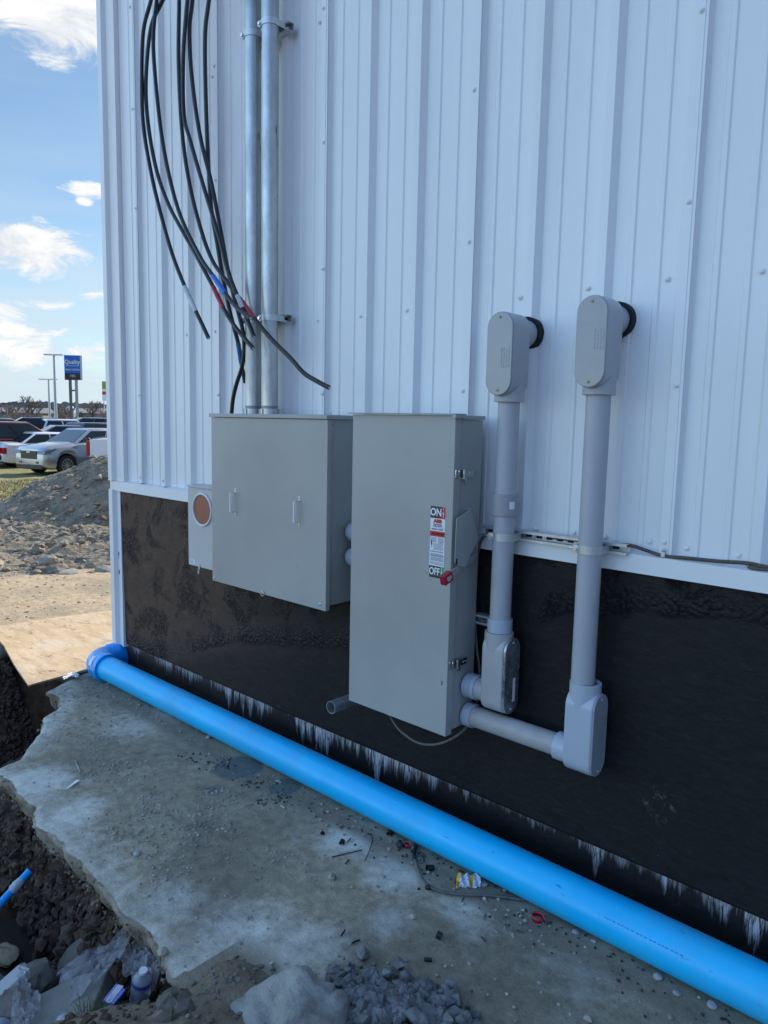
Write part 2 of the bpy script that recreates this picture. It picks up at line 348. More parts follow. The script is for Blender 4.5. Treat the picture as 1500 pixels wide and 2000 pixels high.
def groundmat():
    m=bpy.data.materials.new('dirt_ground'); m.use_nodes=True; t=m.node_tree; p=t.nodes['Principled BSDF']
    geo=t.nodes.new('ShaderNodeNewGeometry'); P=geo.outputs['Position']; s=nn(t,'ShaderNodeSeparateXYZ'); t.links.new(P,s.inputs[0])
    a=vnoise(t,P,1.3,10,.65); b=vnoise(t,P,14,8,.7); c=vnoise(t,P,60,6,.7)
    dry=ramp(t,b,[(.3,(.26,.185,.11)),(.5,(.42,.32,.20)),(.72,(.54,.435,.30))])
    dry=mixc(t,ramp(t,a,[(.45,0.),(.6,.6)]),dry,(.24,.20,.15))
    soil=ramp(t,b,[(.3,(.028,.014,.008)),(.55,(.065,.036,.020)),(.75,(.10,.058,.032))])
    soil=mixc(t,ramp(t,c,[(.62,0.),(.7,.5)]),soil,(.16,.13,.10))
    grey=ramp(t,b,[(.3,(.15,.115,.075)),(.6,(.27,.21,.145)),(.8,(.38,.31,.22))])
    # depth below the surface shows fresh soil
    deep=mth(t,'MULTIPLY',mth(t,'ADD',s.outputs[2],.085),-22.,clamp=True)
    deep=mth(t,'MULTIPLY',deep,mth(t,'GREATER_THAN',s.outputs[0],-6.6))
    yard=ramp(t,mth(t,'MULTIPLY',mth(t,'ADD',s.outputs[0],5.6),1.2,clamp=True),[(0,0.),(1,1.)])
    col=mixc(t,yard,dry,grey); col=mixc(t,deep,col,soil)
    # lawn strip before the car lot
    gr=ramp(t,b,[(.3,(.10,.09,.03)),(.5,(.21,.19,.075)),(.7,(.33,.29,.14))])
    lawn=mth(t,'MULTIPLY',mth(t,'MULTIPLY',mth(t,'ADD',s.outputs[0],13.2),-.6,clamp=True),1.)
    lawn=mth(t,'MULTIPLY',lawn,ramp(t,a,[(.35,.35),(.5,1.)]))
    col=mixc(t,lawn,col,gr)
    t.links.new(col,p.inputs['Base Color']); p.inputs['Roughness'].default_value=.92; p.inputs['Specular IOR Level'].default_value=.2
    bn=nn(t,'ShaderNodeBump',i_Strength=.9,i_Distance=.02); t.links.new(mth(t,'ADD',b,mth(t,'MULTIPLY',c,.6)),bn.inputs['Height']); t.links.new(bn.outputs[0],p.inputs['Normal'])
    return m
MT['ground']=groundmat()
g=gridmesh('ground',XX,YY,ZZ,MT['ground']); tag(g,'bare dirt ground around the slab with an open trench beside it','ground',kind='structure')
def tz(x,y):
    i=min(max(int(np.searchsorted(xs,x))-1,0),len(xs)-2); j=min(max(int(np.searchsorted(ys,y))-1,0),len(ys)-2)
    u=(x-xs[i])/(xs[i+1]-xs[i]); v=(y-ys[j])/(ys[j+1]-ys[j])
    return float((ZZ[j,i]*(1-u)+ZZ[j,i+1]*u)*(1-v)+(ZZ[j+1,i]*(1-u)+ZZ[j+1,i+1]*u)*v)
# --- slab
def slabmat():
    m=bpy.data.materials.new('dusty_concrete'); m.use_nodes=True; t=m.node_tree; p=t.nodes['Principled BSDF']
    geo=t.nodes.new('ShaderNodeNewGeometry'); P=geo.outputs['Position']
    at=nn(t,'ShaderNodeAttribute',attribute_name='dry'); aw=nn(t,'ShaderNodeAttribute',attribute_name='wet'); ad=nn(t,'ShaderNodeAttribute',attribute_name='mud')
    a=vnoise(t,P,2.2,10,.65); b=vnoise(t,P,17,9,.7); c=vnoise(t,P,120,5,.7)
    damp=ramp(t,b,[(.3,(.235,.195,.132)),(.5,(.37,.31,.212)),(.72,(.50,.43,.305))])
    dryc=ramp(t,b,[(.3,(.50,.465,.385)),(.55,(.72,.68,.58)),(.75,(.84,.80,.70))])
    k=mth(t,'ADD',at.outputs['Fac'],mth(t,'MULTIPLY',mth(t,'SUBTRACT',a,.5),1.1)); k=mth(t,'ADD',k,mth(t,'MULTIPLY',mth(t,'SUBTRACT',b,.5),.5))
    col=mixc(t,ramp(t,k,[(.20,0.),(.72,1.)]),damp,dryc)
    st_=ramp(t,vnoise(t,P,1.1,7,.62,.4),[(.38,(.66,.66,.66)),(.56,(1.08,1.07,1.05))]); col=mixc(t,1.,col,st_,'MULTIPLY')
    mud=ramp(t,b,[(.3,(.15,.115,.075)),(.6,(.28,.22,.15)),(.8,(.37,.30,.21))])
    km=mth(t,'ADD',ad.outputs['Fac'],mth(t,'MULTIPLY',mth(t,'SUBTRACT',b,.5),.9)); col=mixc(t,ramp(t,km,[(.35,0.),(.7,.9)]),col,mud)
    kw=mth(t,'ADD',aw.outputs['Fac'],mth(t,'MULTIPLY',mth(t,'SUBTRACT',a,.5),1.0)); wet=ramp(t,kw,[(.42,0.),(.56,1.)])
    col=mixc(t,mth(t,'MULTIPLY',wet,.75),col,(.115,.115,.10))
    sp_=mixc(t,ramp(t,c,[(.66,0.),(.72,.7)]),col,(.03,.03,.03)); sp_=mixc(t,ramp(t,c,[(.28,.6),(.34,0.)]),sp_,(.33,.33,.32))
    t.links.new(sp_,p.inputs['Base Color'])
    t.links.new(mixc(t,wet,(.85,.85,.85),(.16,.16,.16)),p.inputs['Roughness'])
    hh=mth(t,'ADD',b,mth(t,'MULTIPLY',c,.5)); hh=mth(t,'MULTIPLY',hh,mth(t,'SUBTRACT',1.,mth(t,'MULTIPLY',wet,.9)))
    hh=mth(t,'ADD',hh,mth(t,'MULTIPLY',vnoise(t,P,320,3,.7),.22)); bn=nn(t,'ShaderNodeBump',i_Strength=.9,i_Distance=.011); t.links.new(hh,bn.inputs['Height']); t.links.new(bn.outputs[0],p.inputs['Normal'])
    return m
MT['slab']=slabmat()
def build_slab():
    seg=[(EX[i],EY[i]) for i in range(len(EX))]
    # resample edge
    pts=[]; 
    for i in range(len(seg)-1):
        a,b=np.array(seg[i]),np.array(seg[i+1]); n=max(2,int(np.linalg.norm(b-a)/(.012 if b[0]<-1 else .1)))
        for k in range(n): pts.append(a+(b-a)*k/n)
    pts.append(np.array(seg[-1])); pts=np.array(pts); n=len(pts)
    ex=pts[:,0]+.03*fbm(pts[:,0]*8,pts[:,1]*8,1,5,50); ey=pts[:,1]+.055*fbm(pts[:,0]*7,pts[:,1]*7+30,1,5,51,.6)
    wx=np.linspace(0,1,n); 
    # wall line x follows edge x but compressed to the corner
    wxs=np.maximum(pts[:,0],-5.09+0*wx)
    rows=[]; T=np.concatenate([[0],np.cumsum(np.linspace(.6,1.4,90))]); T=T/T[-1]
    X=[];Y=[];Z=[]
    # skirt rows first (bottom to top)
    for k,(off,z) in enumerate(((.07,-.17),(.045,-.13),(.02,-.09),(.008,-.05),(-.004,-.022),(.0,-.006))):
        X.append(ex+.02*fbm(ex*20+k*7,ey*20,1,3,60)); Y.append(ey+off+.05*fbm(ex*11+k*3.1,ey*11+k*2.3,1,4,61,.7)); Z.append(np.full(n,z)+.012*fbm(ex*15,ey*15+k,1,3,62))
    for t in T:
        x=ex*(1-t)+wxs*t; y=ey*(1-t)+.06*t; X.append(x); Y.append(y)
        z=.006*fbm(x,y,4,4,63)+.003*fbm(x,y,30,3,64)-.006*(1-min(1,t*40)); Z.append(z)
    X,Y,Z=map(np.array,(X,Y,Z))
    o=gridmesh('concrete_slab',X,Y,Z,MT['slab'],flip=False)
    x=X.ravel(); y=Y.ravel()
    d=y-edge_y(x)
    dry=np.clip(1.0-d/.30,0,1)*np.where(x<-1.9,1,0)*(.62+.5*fbm(x,y,1.6,3,70)) 
    def bl(px,py,r,amp,arr,mx=True,ry=None):
        q=onZ(px,py,0); ry_=ry or r
        w=np.exp(-(((x-q.x)/r)**2+((y-q.y)/ry_)**2))*amp
        return np.maximum(arr,w) if amp>0 else arr+w
    for b in ((280,1400,.35,.42),(60,1530,.22,.9),(150,1590,.16,.8),(680,1640,.16,.75),(780,1700,.17,.75),(900,1790,.15,.7),(760,1800,.13,.6),(450,1800,.28,.75),(350,1760,.2,.75),(600,1850,.2,.6),(1000,1780,.16,.4),(1100,1900,.22,.45),(330,1480,.2,.2)): dry=bl(*b,dry)
    for b in ((480,1690,.28,-.35),(860,1800,.09,-.35)): dry=bl(*b,dry)
    wet=np.zeros_like(x)
    for b in ((470,1500,.17,.85,),(560,1535,.14,.8),(420,1545,.12,.6)): wet=bl(*b,wet)
    mud=np.clip((.10-y-1.10)/.25,0,1)*np.where(x>-2.0,1,0)*.9+np.exp(-((y+.32)/.09)**2)*.75+np.clip((x+.9)/.3,0,1)*np.exp(-((y+.75)/.25)**2)*.5
    sk=np.zeros(X.shape); sk[:7]=1; sk=sk.ravel(); mud=np.where(sk>0,.55+.5*fbm(x*9,y*9+Z.ravel()*20,1,3,71),mud); dry=np.where(sk>0,dry*.6,dry)
    for nme,v in (('dry',dry),('wet',wet),('mud',mud)):
        at=o.data.attributes.new(nme,'FLOAT','POINT'); at.data.foreach_set('value',v.astype(np.float32))
    bm=bmesh.new(); bm.from_mesh(o.data); bmesh.ops.recalc_face_normals(bm,faces=bm.faces)
    if sum(f.normal.z for f in bm.faces)<0: bmesh.ops.reverse_faces(bm,faces=bm.faces)
    bm.to_mesh(o.data); bm.free()
    tag(o,'broken grey concrete slab with a jagged edge beside the building','concrete slab',kind='structure')
build_slab()
# --- water
wm=mat('muddy_water',(.045,.036,.028),.03,spec=.6)
w=MB(); w.add([(-6.2,-3.6,-.77),(-2.9,-3.6,-.77),(-2.9,-.9,-.77),(-6.2,-.9,-.77)],[(0,1,2,3)]); wo=w.build('water',wm,smooth=0); tag(wo,'still muddy water at the bottom of the trench','water',kind='structure')
_ICO={}
def _ico(sub):
    if sub not in _ICO:
        bm=bmesh.new(); bmesh.ops.create_icosphere(bm,subdivisions=sub,radius=1)
        _ICO[sub]=(np.array([v.co[:] for v in bm.verts]),[tuple(v.index for v in f.verts) for f in bm.faces]); bm.free()
    return _ICO[sub]
def clod(mb,c,r,sq=(1,1,.7),sub=1,rough=.25,rot=None,rs=None):
    rs=rs or random
    V,F=_ico(sub)
    q=Quaternion((rs.uniform(-1,1),rs.uniform(-1,1),rs.uniform(-1,1),rs.uniform(-1,1))).normalized() if rot is None else rot
    ph=[rs.uniform(0,6) for _ in range(3)]; gen=np.random.default_rng(int(rs.random()*1e9))
    k=1+rough*(np.sin(V[:,0]*3.1+ph[0])*np.sin(V[:,1]*2.7+ph[1])+.5*np.sin(V[:,2]*4+ph[2]))+gen.uniform(-rough,rough,len(V))*.5
    W=(V*k[:,None])@np.array(q.to_matrix()).T*r*np.array(sq)+np.array([c[0],c[1],c[2]])
    b=len(mb.v); mb.v.extend(map(tuple,W.tolist())); mb.f.extend([tuple(i+b for i in f) for f in F])
MT['stone']=mat('grey_stone',(.34,.33,.32),.8,var=.4,vscale=25,bump=.5,bscale=60,bdist=.006)
MT['bluestone']=mat('crushed_blue_stone',(.145,.145,.14),.75,var=.5,vscale=18,bump=.4,bscale=70,bdist=.005)
MT['pebble']=mat('pale_pebble',(.34,.31,.25),.85,var=.5,vscale=9)
MT['farstone']=mat('dusty_tan_rock',(.24,.215,.18),.9,var=.35,vscale=6,bump=.5,bscale=20,bdist=.02)
MT['soilclod']=mat('dark_soil_clods',(.085,.050,.030),.9,var=.5,vscale=12)
MT['rubble']=mat('grey_rubble',(.17,.15,.12),.9,var=.45,vscale=6,bump=.6,bscale=30,bdist=.02)
# pebbles over the slab
pb=MB()
for i in range(1700):
    x=random.uniform(-4.9,-.4); ey=float(edge_y(x)); y=random.uniform(ey+.03,-.10)
    q=random.random()
    dens=.35+1.2*fbm([x],[y],2.0,4,80)[0]
    if abs(y+.33)<.1: dens+=.5
    if random.random()>dens: continue
    r=random.choice((.003,.004,.005,.006,.009))*random.uniform(.7,1.25)
    if random.random()<.02: r=random.uniform(.012,.019)
    clod(pb,(x,y,r*.35),r,(1,1,.65),1,.15)
for (px,py,n_,s_) in ((230,1500,260,.16),(300,1580,260,.14),(180,1450,120,.12),(400,1620,160,.12),(240,1640,90,.10),(430,1560,90,.08),(330,1700,90,.12),(560,1690,70,.12),(1000,1800,40,.1),(290,1390,60,.10)):
    c=onZ(px,py,0)
    for i in range(n_):
        x=c.x+random.gauss(0,s_); y=c.y+random.gauss(0,s_*.6)
        if y<float(edge_y(x))+.04 or y>-.12: continue
        clod(pb,(x,y,.001),random.choice((.003,.004,.005,.008))*random.uniform(.7,1.25),(1,1,.6),1,.2)
tag(pb.build('pebbles',MT['pebble'],smooth=0),'small pebbles and grit strewn over the concrete slab','pebbles',kind='stuff')
gr_=MB()
for i in range(230):
    x=random.uniform(-2.9,-.55); y=random.gauss(-.27,.06)-random.random()*.04
    if x<-2.2 and random.random()<.5: continue
    clod(gr_,(x,y,.003),random.uniform(.002,.007),(1,1,.6),1,.3)
for (px,py,n,s) in ((430,1490,34,.05),(490,1530,30,.06),(555,1560,22,.05),(380,1480,24,.05),(520,1565,18,.05),(815,1670,30,.04)):
    c=onZ(px,py,0)
    for i in range(n): clod(gr_,(c.x+random.gauss(0,s),c.y+random.gauss(0,s*.7),.003),random.uniform(.002,.0075),(1,1,.6),1,.3)
tag(gr_.build('dark_grit',mat('tar_crumbs',(.035,.036,.04),.8,var=.6,vscale=30),smooth=0),'dark tar crumbs and grit in the puddles and along the blue pipe','grit',kind='stuff')
# aggregate in the broken edge
ab=MB()
for i in range(1500):
    x=random.uniform(-4.95,-1.95); y=float(edge_y(x))+random.gauss(.02,.018); clod(ab,(x,y+.01,-random.random()**1.5*.14-.014),random.choice((.003,.004,.006,.009)),(1,1,.9),1,.35)
tag(ab.build('edge_aggregate',mat('broken_aggregate',(.20,.155,.11),.9,var=.4,vscale=20),None,smooth=0),'broken aggregate along the jagged slab edge','aggregate',kind='stuff')
# clods in trench bank
cb=MB()
for i in range(4200):
    x=random.uniform(-6.3,-1.9); ey=float(edge_y(x)) if x>-5.09 else -.42
    y=ey-random.random()**1.3*.75-.04; z=tz(x,y)
    if z<-.74: continue
    clod(cb,(x,y,z),random.choice((.005,.007,.009,.012,.016))*random.uniform(.6,1.3),(1,1,.8),1,.3)
for i in range(9000):
    x=random.uniform(-6.3,-2.0); ey=float(edge_y(x)) if x>-5.09 else -.42
    y=ey+random.uniform(-.26,.05); z=tz(x,y)
    if z<-.73 or z>-.15: continue
    clod(cb,(x,y+random.uniform(-.01,.01),z+random.uniform(-.01,.01)),random.choice((.008,.011,.015,.02,.028))*random.uniform(.6,1.3),(1,1,.8),1,.35)
for i in range(6000):
    x=random.uniform(-4.9,-2.1); z=random.uniform(-.74,-.17); ey=float(edge_y(x)); zf=tz(x,ey-.2)
    if z<zf: continue
    fr=min(1,max(0,(z+.165)/(zf+.165-1e-3))); y=ey+(.12-.09*fr if x<-3.2 else .12-.22*fr)-.06*float(np.sin(x*37)*.3)
    clod(cb,(x,y+random.uniform(-.025,.01),z),random.choice((.008,.012,.016,.022,.03))*random.uniform(.6,1.3),(1,1,.8),1,.35)
tag(cb.build('soil_clods',MT['soilclod'],smooth=0),'dark clods of soil on the trench bank','soil',kind='stuff')
fb=MB()
for i in range(900):
    x=random.uniform(-2.2,-.6); y=random.uniform(-1.5,-.95)
    if y>-1.14+.06*math.sin(x*7) or x<-1.95: continue
    clod(fb,(x,y,max(tz(x,y),0)+.001),random.uniform(.003,.011),(1,1,.7),1,.3)
tag(fb.build('dirt_crumbs',MT['rubble'],smooth=0),'loose brown crumbs of dirt at the near end of the slab','dirt',kind='stuff')
# crushed stone heap near the boulder
gp=MB(); c0=onZ(790,1985,.02)
cen=[onZ(700,1925,.02),onZ(800,1950,.02),onZ(870,1990,.02),onZ(740,1990,.02),onZ(650,1990,.02)]
for i in range(900):
    c=random.choice(cen); x=c.x+random.gauss(0,.06); y=c.y+random.gauss(0,.05)
    d=math.hypot(x-c0.x,y-c0.y); z=max(0,.026*(1-d/.22))+.008
    clod(gp,(x,y,z+random.uniform(-.008,.012)),random.choice((.005,.007,.009,.012,.017,.024))*random.uniform(.8,1.2),(1,1,.8),1,.34)
tag(gp.build('crushed_stone',MT['bluestone'],smooth=0),'heap of crushed blue grey stone beside the pale boulder','gravel',kind='stuff')
GZ=[0]
def stone(name,label,cat,px,py,r,m,sq=(1,1,.7),z=0.,sub=2,rough=.2,seed=0,group=None):
    rs=random.Random(seed); c=onZ(px,py,z+r*sq[2]*.4); mb=MB(); clod(mb,c,r,sq,sub,rough,rot=Quaternion((1,0,0,0)) if sub>2 else None,rs=rs)
    o=mb.build(name,m,smooth=25 if sub>2 else 0); return tag(o,label,cat,group)
def boulder():
    m=mat('pale_boulder',(.29,.28,.245),  .85,var=.3,vscale=5,bump=.9,bscale=22,bdist=.02,speck=(9,.66,(.2,.22,.24)))
    base=[onZ(445,1985,.03),onZ(460,1965,.05),onZ(500,1940,.10),onZ(575,1900,.10),onZ(640,1910,.09),onZ(680,1960,.03),onZ(690,2040,0),onZ(560,2120,0),onZ(440,2060,0)]
    cx=sum(p.x for p in base)/9; cy=sum(p.y for p in base)/9
    bm=bmesh.new(); bmesh.ops.create_icosphere(bm,subdivisions=5,radius=1)
    u=(onZ(680,1980,0)-onZ(445,1980,0)).normalized(); c=onZ(562,1985,.02); hw=(onZ(680,1980,0)-onZ(445,1980,0)).length/2*1.02; v=Vector((-u.y,u.x,0))
    vs=[]
    for q in bm.verts:
        p=q.co.copy()
        a=p.x*hw; b=p.y*hw*.72; z=p.z
        peak=.094+.022*math.exp(-((p.x-.2)/.45)**2)-.045*max(0,-p.x-.1)
        # flat facets
        z=math.copysign(min(abs(z)**.45,.78+.1*math.sin(p.x*2.2+1)+.06*math.sin(p.y*3)),z)
        n=float(fbm([p.x*2+3],[p.y*2+p.z*1.5],1.2,5,90)[0])
        w=c+u*(a*(1+.25*n))+v*(b*(1+.3*n)); vs.append((w.x,w.y,.0+z*peak*(1+.7*n)+.005*math.sin(p.x*9)))
    mb=MB(); mb.add(vs,[tuple(x.index for x in f.verts) for f in bm.faces]); bm.free()
    tag(mb.build('boulder',m,smooth=60),'large pale grey boulder at the near edge of the dirt, beside the crushed stone','boulder')
boulder()
for i,(px,py,r,lab) in enumerate(((832,1925,.022,'light blue grey stone standing highest on the gravel heap'),(830,1990,.026,'rounded blue grey stone at the front of the gravel heap'),(782,1925,.02,'flat grey stone on the left part of the gravel heap'),(905,1990,.024,'angular grey stone at the right end of the gravel heap'),(727,1950,.024,'dark angular stone against the side of the pale boulder'))):
    stone('stone',lab,'stone',px,py,r,MT['bluestone'],(1,1,.8),z=.03,seed=i,rough=.25)
for i,(px,py,r,lab) in enumerate(((1124,1820,.014,'pale pebble left of the blue pipe nearest the red tape scrap'),(1285,1908,.015,'pale oval stone close under the blue pipe'),(1322,1940,.013,'split pale stone below the blue pipe towards the corner'),(1390,1963,.016,'pale oval stone lowest along the blue pipe'),(1160,1838,.009,'tiny pebble below the red tape scrap'),(945,1727,.016,'brown stone touching the crumpled wrapper'),(318,1858,.02,'pale round stone balanced on the broken slab edge'),(268,1667,.016,'pale flat pebble near the middle of the slab edge'))):
    stone('stone',lab,'stone',px,py,r,MT['stone'] if i!=6 else MT['pebble'],(1,1,.6),seed=20+i,rough=.12)
# ================================================================== BUILDING
BX0=-5.05; ZT=7.4; ZS=1.41; X0=-2.811; P_=.3048
bld=thing('metal_building','white ribbed metal building wall over a black coated foundation','building',(BX0,0,0))
def side_profile(xa,xb,lap):
    pts=[]; k=math.floor((xa-X0)/P_)
    while True:
        r=X0+k*P_
        if r-.06>xb: break
        # rib k : top from r-.032 to r, pans at .032
        pts+=[(r-.032-.017,.032),(r-.032,0.),(r,0.),(r+.019,.032)]
        for q in (.084,.186):       # two low stiffening ribs in each pan
            a=r+q; pts+=[(a-.014,.032),(a-.008,.0265),(a+.008,.0265),(a+.014,.032)]
        k+=1
    pts=[p for p in pts if xa<p[0]<xb]
    return pts
def panel(xa,xb,yoff=0.,name='wall_panel',z0=ZS,z1=ZT):
    pts=side_profile(xa,xb,0); 
    pts=[(xa,pts[0][1])]+pts+[(xb,pts[-1][1])]
    mb=MB(); n=len(pts); zs=[z0,z0+.8,z0+1.6,3.6,z1]
    vs=[(x,y+yoff,z) for z in zs for x,y in pts]; fs=[]
    for j in range(len(zs)-1):
        for i in range(n-1): fs.append((j*n+i,j*n+i+1,(j+1)*n+i+1,(j+1)*n+i))
    vs+=[(x,y+yoff+.0012,z) for z in zs for x,y in pts]; k=len(zs)*n
    for j in range(len(zs)-1):
        for i in range(n-1): fs.append((k+j*n+i+1,k+j*n+i,k+(j+1)*n+i,k+(j+1)*n+i+1))
    for i in range(n-1): fs.append((i+1,i,k+i,k+i+1))
    mb.add(vs,fs); return mb.build(name,MT['siding'],bld,smooth=0)
laps=[X0+P_*j for j in (-6,-3,0,3,6,9,12,15,18)]
prev=-4.95
for i,lx in enumerate(laps):
    # sheet runs until just past the top of the lap rib, next sheet starts beneath it
    panel(prev,lx+.011,-.0022*(1 if i%2 else 0))
    prev=lx-.034
panel(prev,3.2,0)
# corner trim (upper): stepped profile, wraps to the side wall
def ctrim(z0,z1,name,wr,flare=0.):
    prof=[(BX0,.25),(BX0,-.034),(BX0+.052,-.034),(BX0+.070,-.006),(BX0+wr,-.006),(BX0+wr+.002,.034),(BX0+wr-.001,.034),(BX0+wr-.002,-.001),(BX0+.066,-.001),(BX0+.050,-.031),(BX0+.003,-.031),(BX0+.003,.25)]
    mb=MB(); n=len(prof); vs=[]
    for k,z in enumerate((z0,z1)):
        for x,y in prof: vs.append((x+(flare if (k==0 and x>BX0+.1) else 0),y-(flare*.5 if (k==0 and x>BX0+.1) else 0),z))
    fs=[(i,(i+1)%n,n+(i+1)%n,n+i) for i in range(n)]; mb.add(vs,fs); return mb.build(name,MT['trim'],bld,smooth=0)
ctrim(ZS-.005,ZT,'corner_trim',.175); ctrim(.185,1.342,'corner_trim',.115,.035)
# base trim
bt=MB(); bt.prism([(.045,1.412),(-.020,1.402),(-.022,1.334),(-.019,1.334),(-.016,1.398),(.045,1.408)],(BX0+.001,0,0),(0,1,0),(0,0,1),(1,0,0),8.2)
bt.build('base_trim',MT['trim'],bld,smooth=0)
# dark closure behind siding bottom
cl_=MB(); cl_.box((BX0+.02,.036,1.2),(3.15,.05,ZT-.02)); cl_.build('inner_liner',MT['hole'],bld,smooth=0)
# the other walls and roof
ow=MB(); ow.box((BX0+.01,.06,.0),(BX0+.03,12,ZT)); ow.box((BX0+.03,11.9,0),(30,12,ZT)); ow.box((29.9,.1,0),(30,11.9,ZT)); ow.box((3.2,.0,0),(29.9,.1,ZT))
ow.build('side_wall',MT['siding'],bld,smooth=0)
rf=MB(); rf.add([(BX0-.15,-.1,ZT),(30.2,-.1,ZT),(30.2,12.2,ZT),(BX0-.15,12.2,ZT),(BX0-.15,6,ZT+1.),(30.2,6,ZT+1.)],[(0,1,5,4),(4,5,2,3),(0,4,3),(1,2,5),(0,3,2,1)]); rf.build('roof',MT['siding'],bld,smooth=0)
def tarmat(drip):
    m=bpy.data.materials.new('tar_coating'+('_stained' if drip else '')); m.use_nodes=True; t=m.node_tree; p=t.nodes['Principled BSDF']
    geo=t.nodes.new('ShaderNodeNewGeometry'); P=geo.outputs['Position']; s=nn(t,'ShaderNodeSeparateXYZ'); t.links.new(P,s.inputs[0])
    br=vnoise(t,P,26,9,.74,.9,sc=(.55,1,1.7)); a=vnoise(t,P,2.6,8,.6); b=vnoise(t,P,1.1,4,.5)
    # upper band is rough : a wavy border at about z=.75
    BP=[(-4.42,.21),(-4.07,.33),(-3.73,.455),(-3.52,.53),(-3.18,.585),(-2.6,.70),(-1.8,1.0),(-1.41,1.10),(-1.05,1.19),(-.8,1.21),(-.3,1.25)]
    Bv=ramp(t,mth(t,'MULTIPLY_ADD',s.outputs[0],.2,1.),[((x_+5)*.2,z_*.7) for x_,z_ in BP])
    bz=mth(t,'SUBTRACT',mth(t,'ADD',s.outputs[2],mth(t,'MULTIPLY',mth(t,'SUBTRACT',vnoise(t,P,7.,5,.6),.5),.12)),mth(t,'DIVIDE',Bv,.7))   # height above the wavy border of the rough coat
    bz=mth(t,'ADD',bz,.5)
    up=ramp(t,bz,[(.49,0.),(.51,1.)])
    rt_=ramp(t,mth(t,'MULTIPLY_ADD',s.outputs[0],.2,1.),[(.5,1.),(.66,.12)])
    patch=mth(t,'MULTIPLY',ramp(t,vnoise(t,P,3.6,7,.68,.5),[(.52,0.),(.59,1.)]),mth(t,'MULTIPLY',up,rt_))
    rim=mth(t,'MULTIPLY',ramp(t,bz,[(.49,0.),(.51,1.),(.54,1.),(.63,0.)]),ramp(t,vnoise(t,P,3,4,.6,sc=(1,1,.3)),[(.40,.15),(.52,1.)]))
    patch=mth(t,'MAXIMUM',patch,rim)
    vo=nn(t,'ShaderNodeTexVoronoi',i_Scale=58.,feature='F1'); 
    wn=nn(t,'ShaderNodeTexNoise',i_Scale=18.,i_Detail=4.); t.links.new(P,wn.inputs['Vector'])
    wv=nn(t,'ShaderNodeVectorMath',operation='MULTIPLY_ADD'); t.links.new(wn.outputs['Color'],wv.inputs[0]); wv.inputs[1].default_value=(.025,.025,.025); t.links.new(P,wv.inputs[2]); t.links.new(wv.outputs[0],vo.inputs['Vector'])
    lump=mth(t,'MULTIPLY',mth(t,'SUBTRACT',1.,vo.outputs['Distance']),patch)
    crk=vnoise(t,P,14,8,.75,.8)
    crack=mth(t,'MULTIPLY',ramp(t,crk,[(.47,0.),(.495,1.),(.505,1.),(.53,0.)]),ramp(t,vnoise(t,P,3.6,7,.68,.5),[(.50,0.),(.58,1.)]))
    crack=mth(t,'MULTIPLY',crack,up)
    col=ramp(t,br,[(.3,(.008,.0075,.008)),(.6,(.017,.016,.0165)),(.8,(.040,.038,.038))])
    # thin: warm light bounced off the dirt, painted brown towards the corner
    thin=ramp(t,mth(t,'MULTIPLY',mth(t,'ADD',s.outputs[0],5.05),.36,clamp=True),[(0.,1.),(.45,.8),(.80,0.)])
    thin=mth(t,'MULTIPLY',thin,ramp(t,bz,[(.40,.35),(.52,1.)]))
    col=mixc(t,mth(t,'MULTIPLY',thin,.85),col,ramp(t,br,[(.3,(.066,.040,.029)),(.7,(.118,.077,.056))]))
    col=mixc(t,ramp(t,crk,[(.3,0.),(.7,.0)]),col,(.005,.005,.006)); col=mixc(t,mth(t,'MULTIPLY',mth(t,'MAXIMUM',crack,mth(t,'MULTIPLY',patch,ramp(t,vo.outputs['Distance'],[(.35,0.),(.6,1.)]))),.85),col,(.004,.004,.005))
    spk=ramp(t,vnoise(t,P,70,3,.6),[(.73,0.),(.76,.8)]); col=mixc(t,mth(t,'MULTIPLY',spk,ramp(t,a,[(.5,0.),(.62,1.)])),col,(.25,.25,.24))
    stn=ramp(t,vnoise(t,P,26,6,.75,sc=(1,1,.7)),[(.54,0.),(.64,.5)])
    q=onY(1290,1570,0)
    d2_=nn(t,'ShaderNodeVectorMath',operation='DISTANCE'); t.links.new(P,d2_.inputs[0]); d2_.inputs[1].default_value=q
    col=mixc(t,mth(t,'MULTIPLY',stn,ramp(t,d2_.outputs['Value'],[(.01,1.),(.10,0.)])),col,(.22,.22,.21))
    if drip:
        xx=s.outputs[0]; zz=mth(t,'SUBTRACT',.205,s.outputs[2])
        cx=nn(t,'ShaderNodeCombineXYZ'); t.links.new(xx,cx.inputs[0])
        l1=vnoise(t,cx.outputs[0],4.,3,.7); l2=vnoise(t,cx.outputs[0],19.,3,.7)
        left=ramp(t,mth(t,'MULTIPLY',mth(t,'ADD',xx,5.05),.2,clamp=True),[(0.,.45),(.18,.6),(.32,1.),(.56,1.),(.66,.25),(.78,.55),(.92,.7)])
        ln=mth(t,'MULTIPLY',ramp(t,l1,[(.36,.01),(.60,.16)]),left); ln=mth(t,'MULTIPLY',ln,ramp(t,l2,[(.36,.0),(.62,1.5)]))
        mk=mth(t,'MULTIPLY',mth(t,'SUBTRACT',mth(t,'MULTIPLY',ln,ramp(t,vnoise(t,cx.outputs[0],1.7,3,.6),[(.36,.35),(.52,1.25)])),zz),12.,clamp=True)
        cz=nn(t,'ShaderNodeCombineXYZ'); t.links.new(xx,cz.inputs[0]); t.links.new(mth(t,'MULTIPLY',zz,.10),cz.inputs[2])
        st=ramp(t,vnoise(t,cz.outputs[0],110,5,.75,.1),[(.40,.0),(.56,1.)])
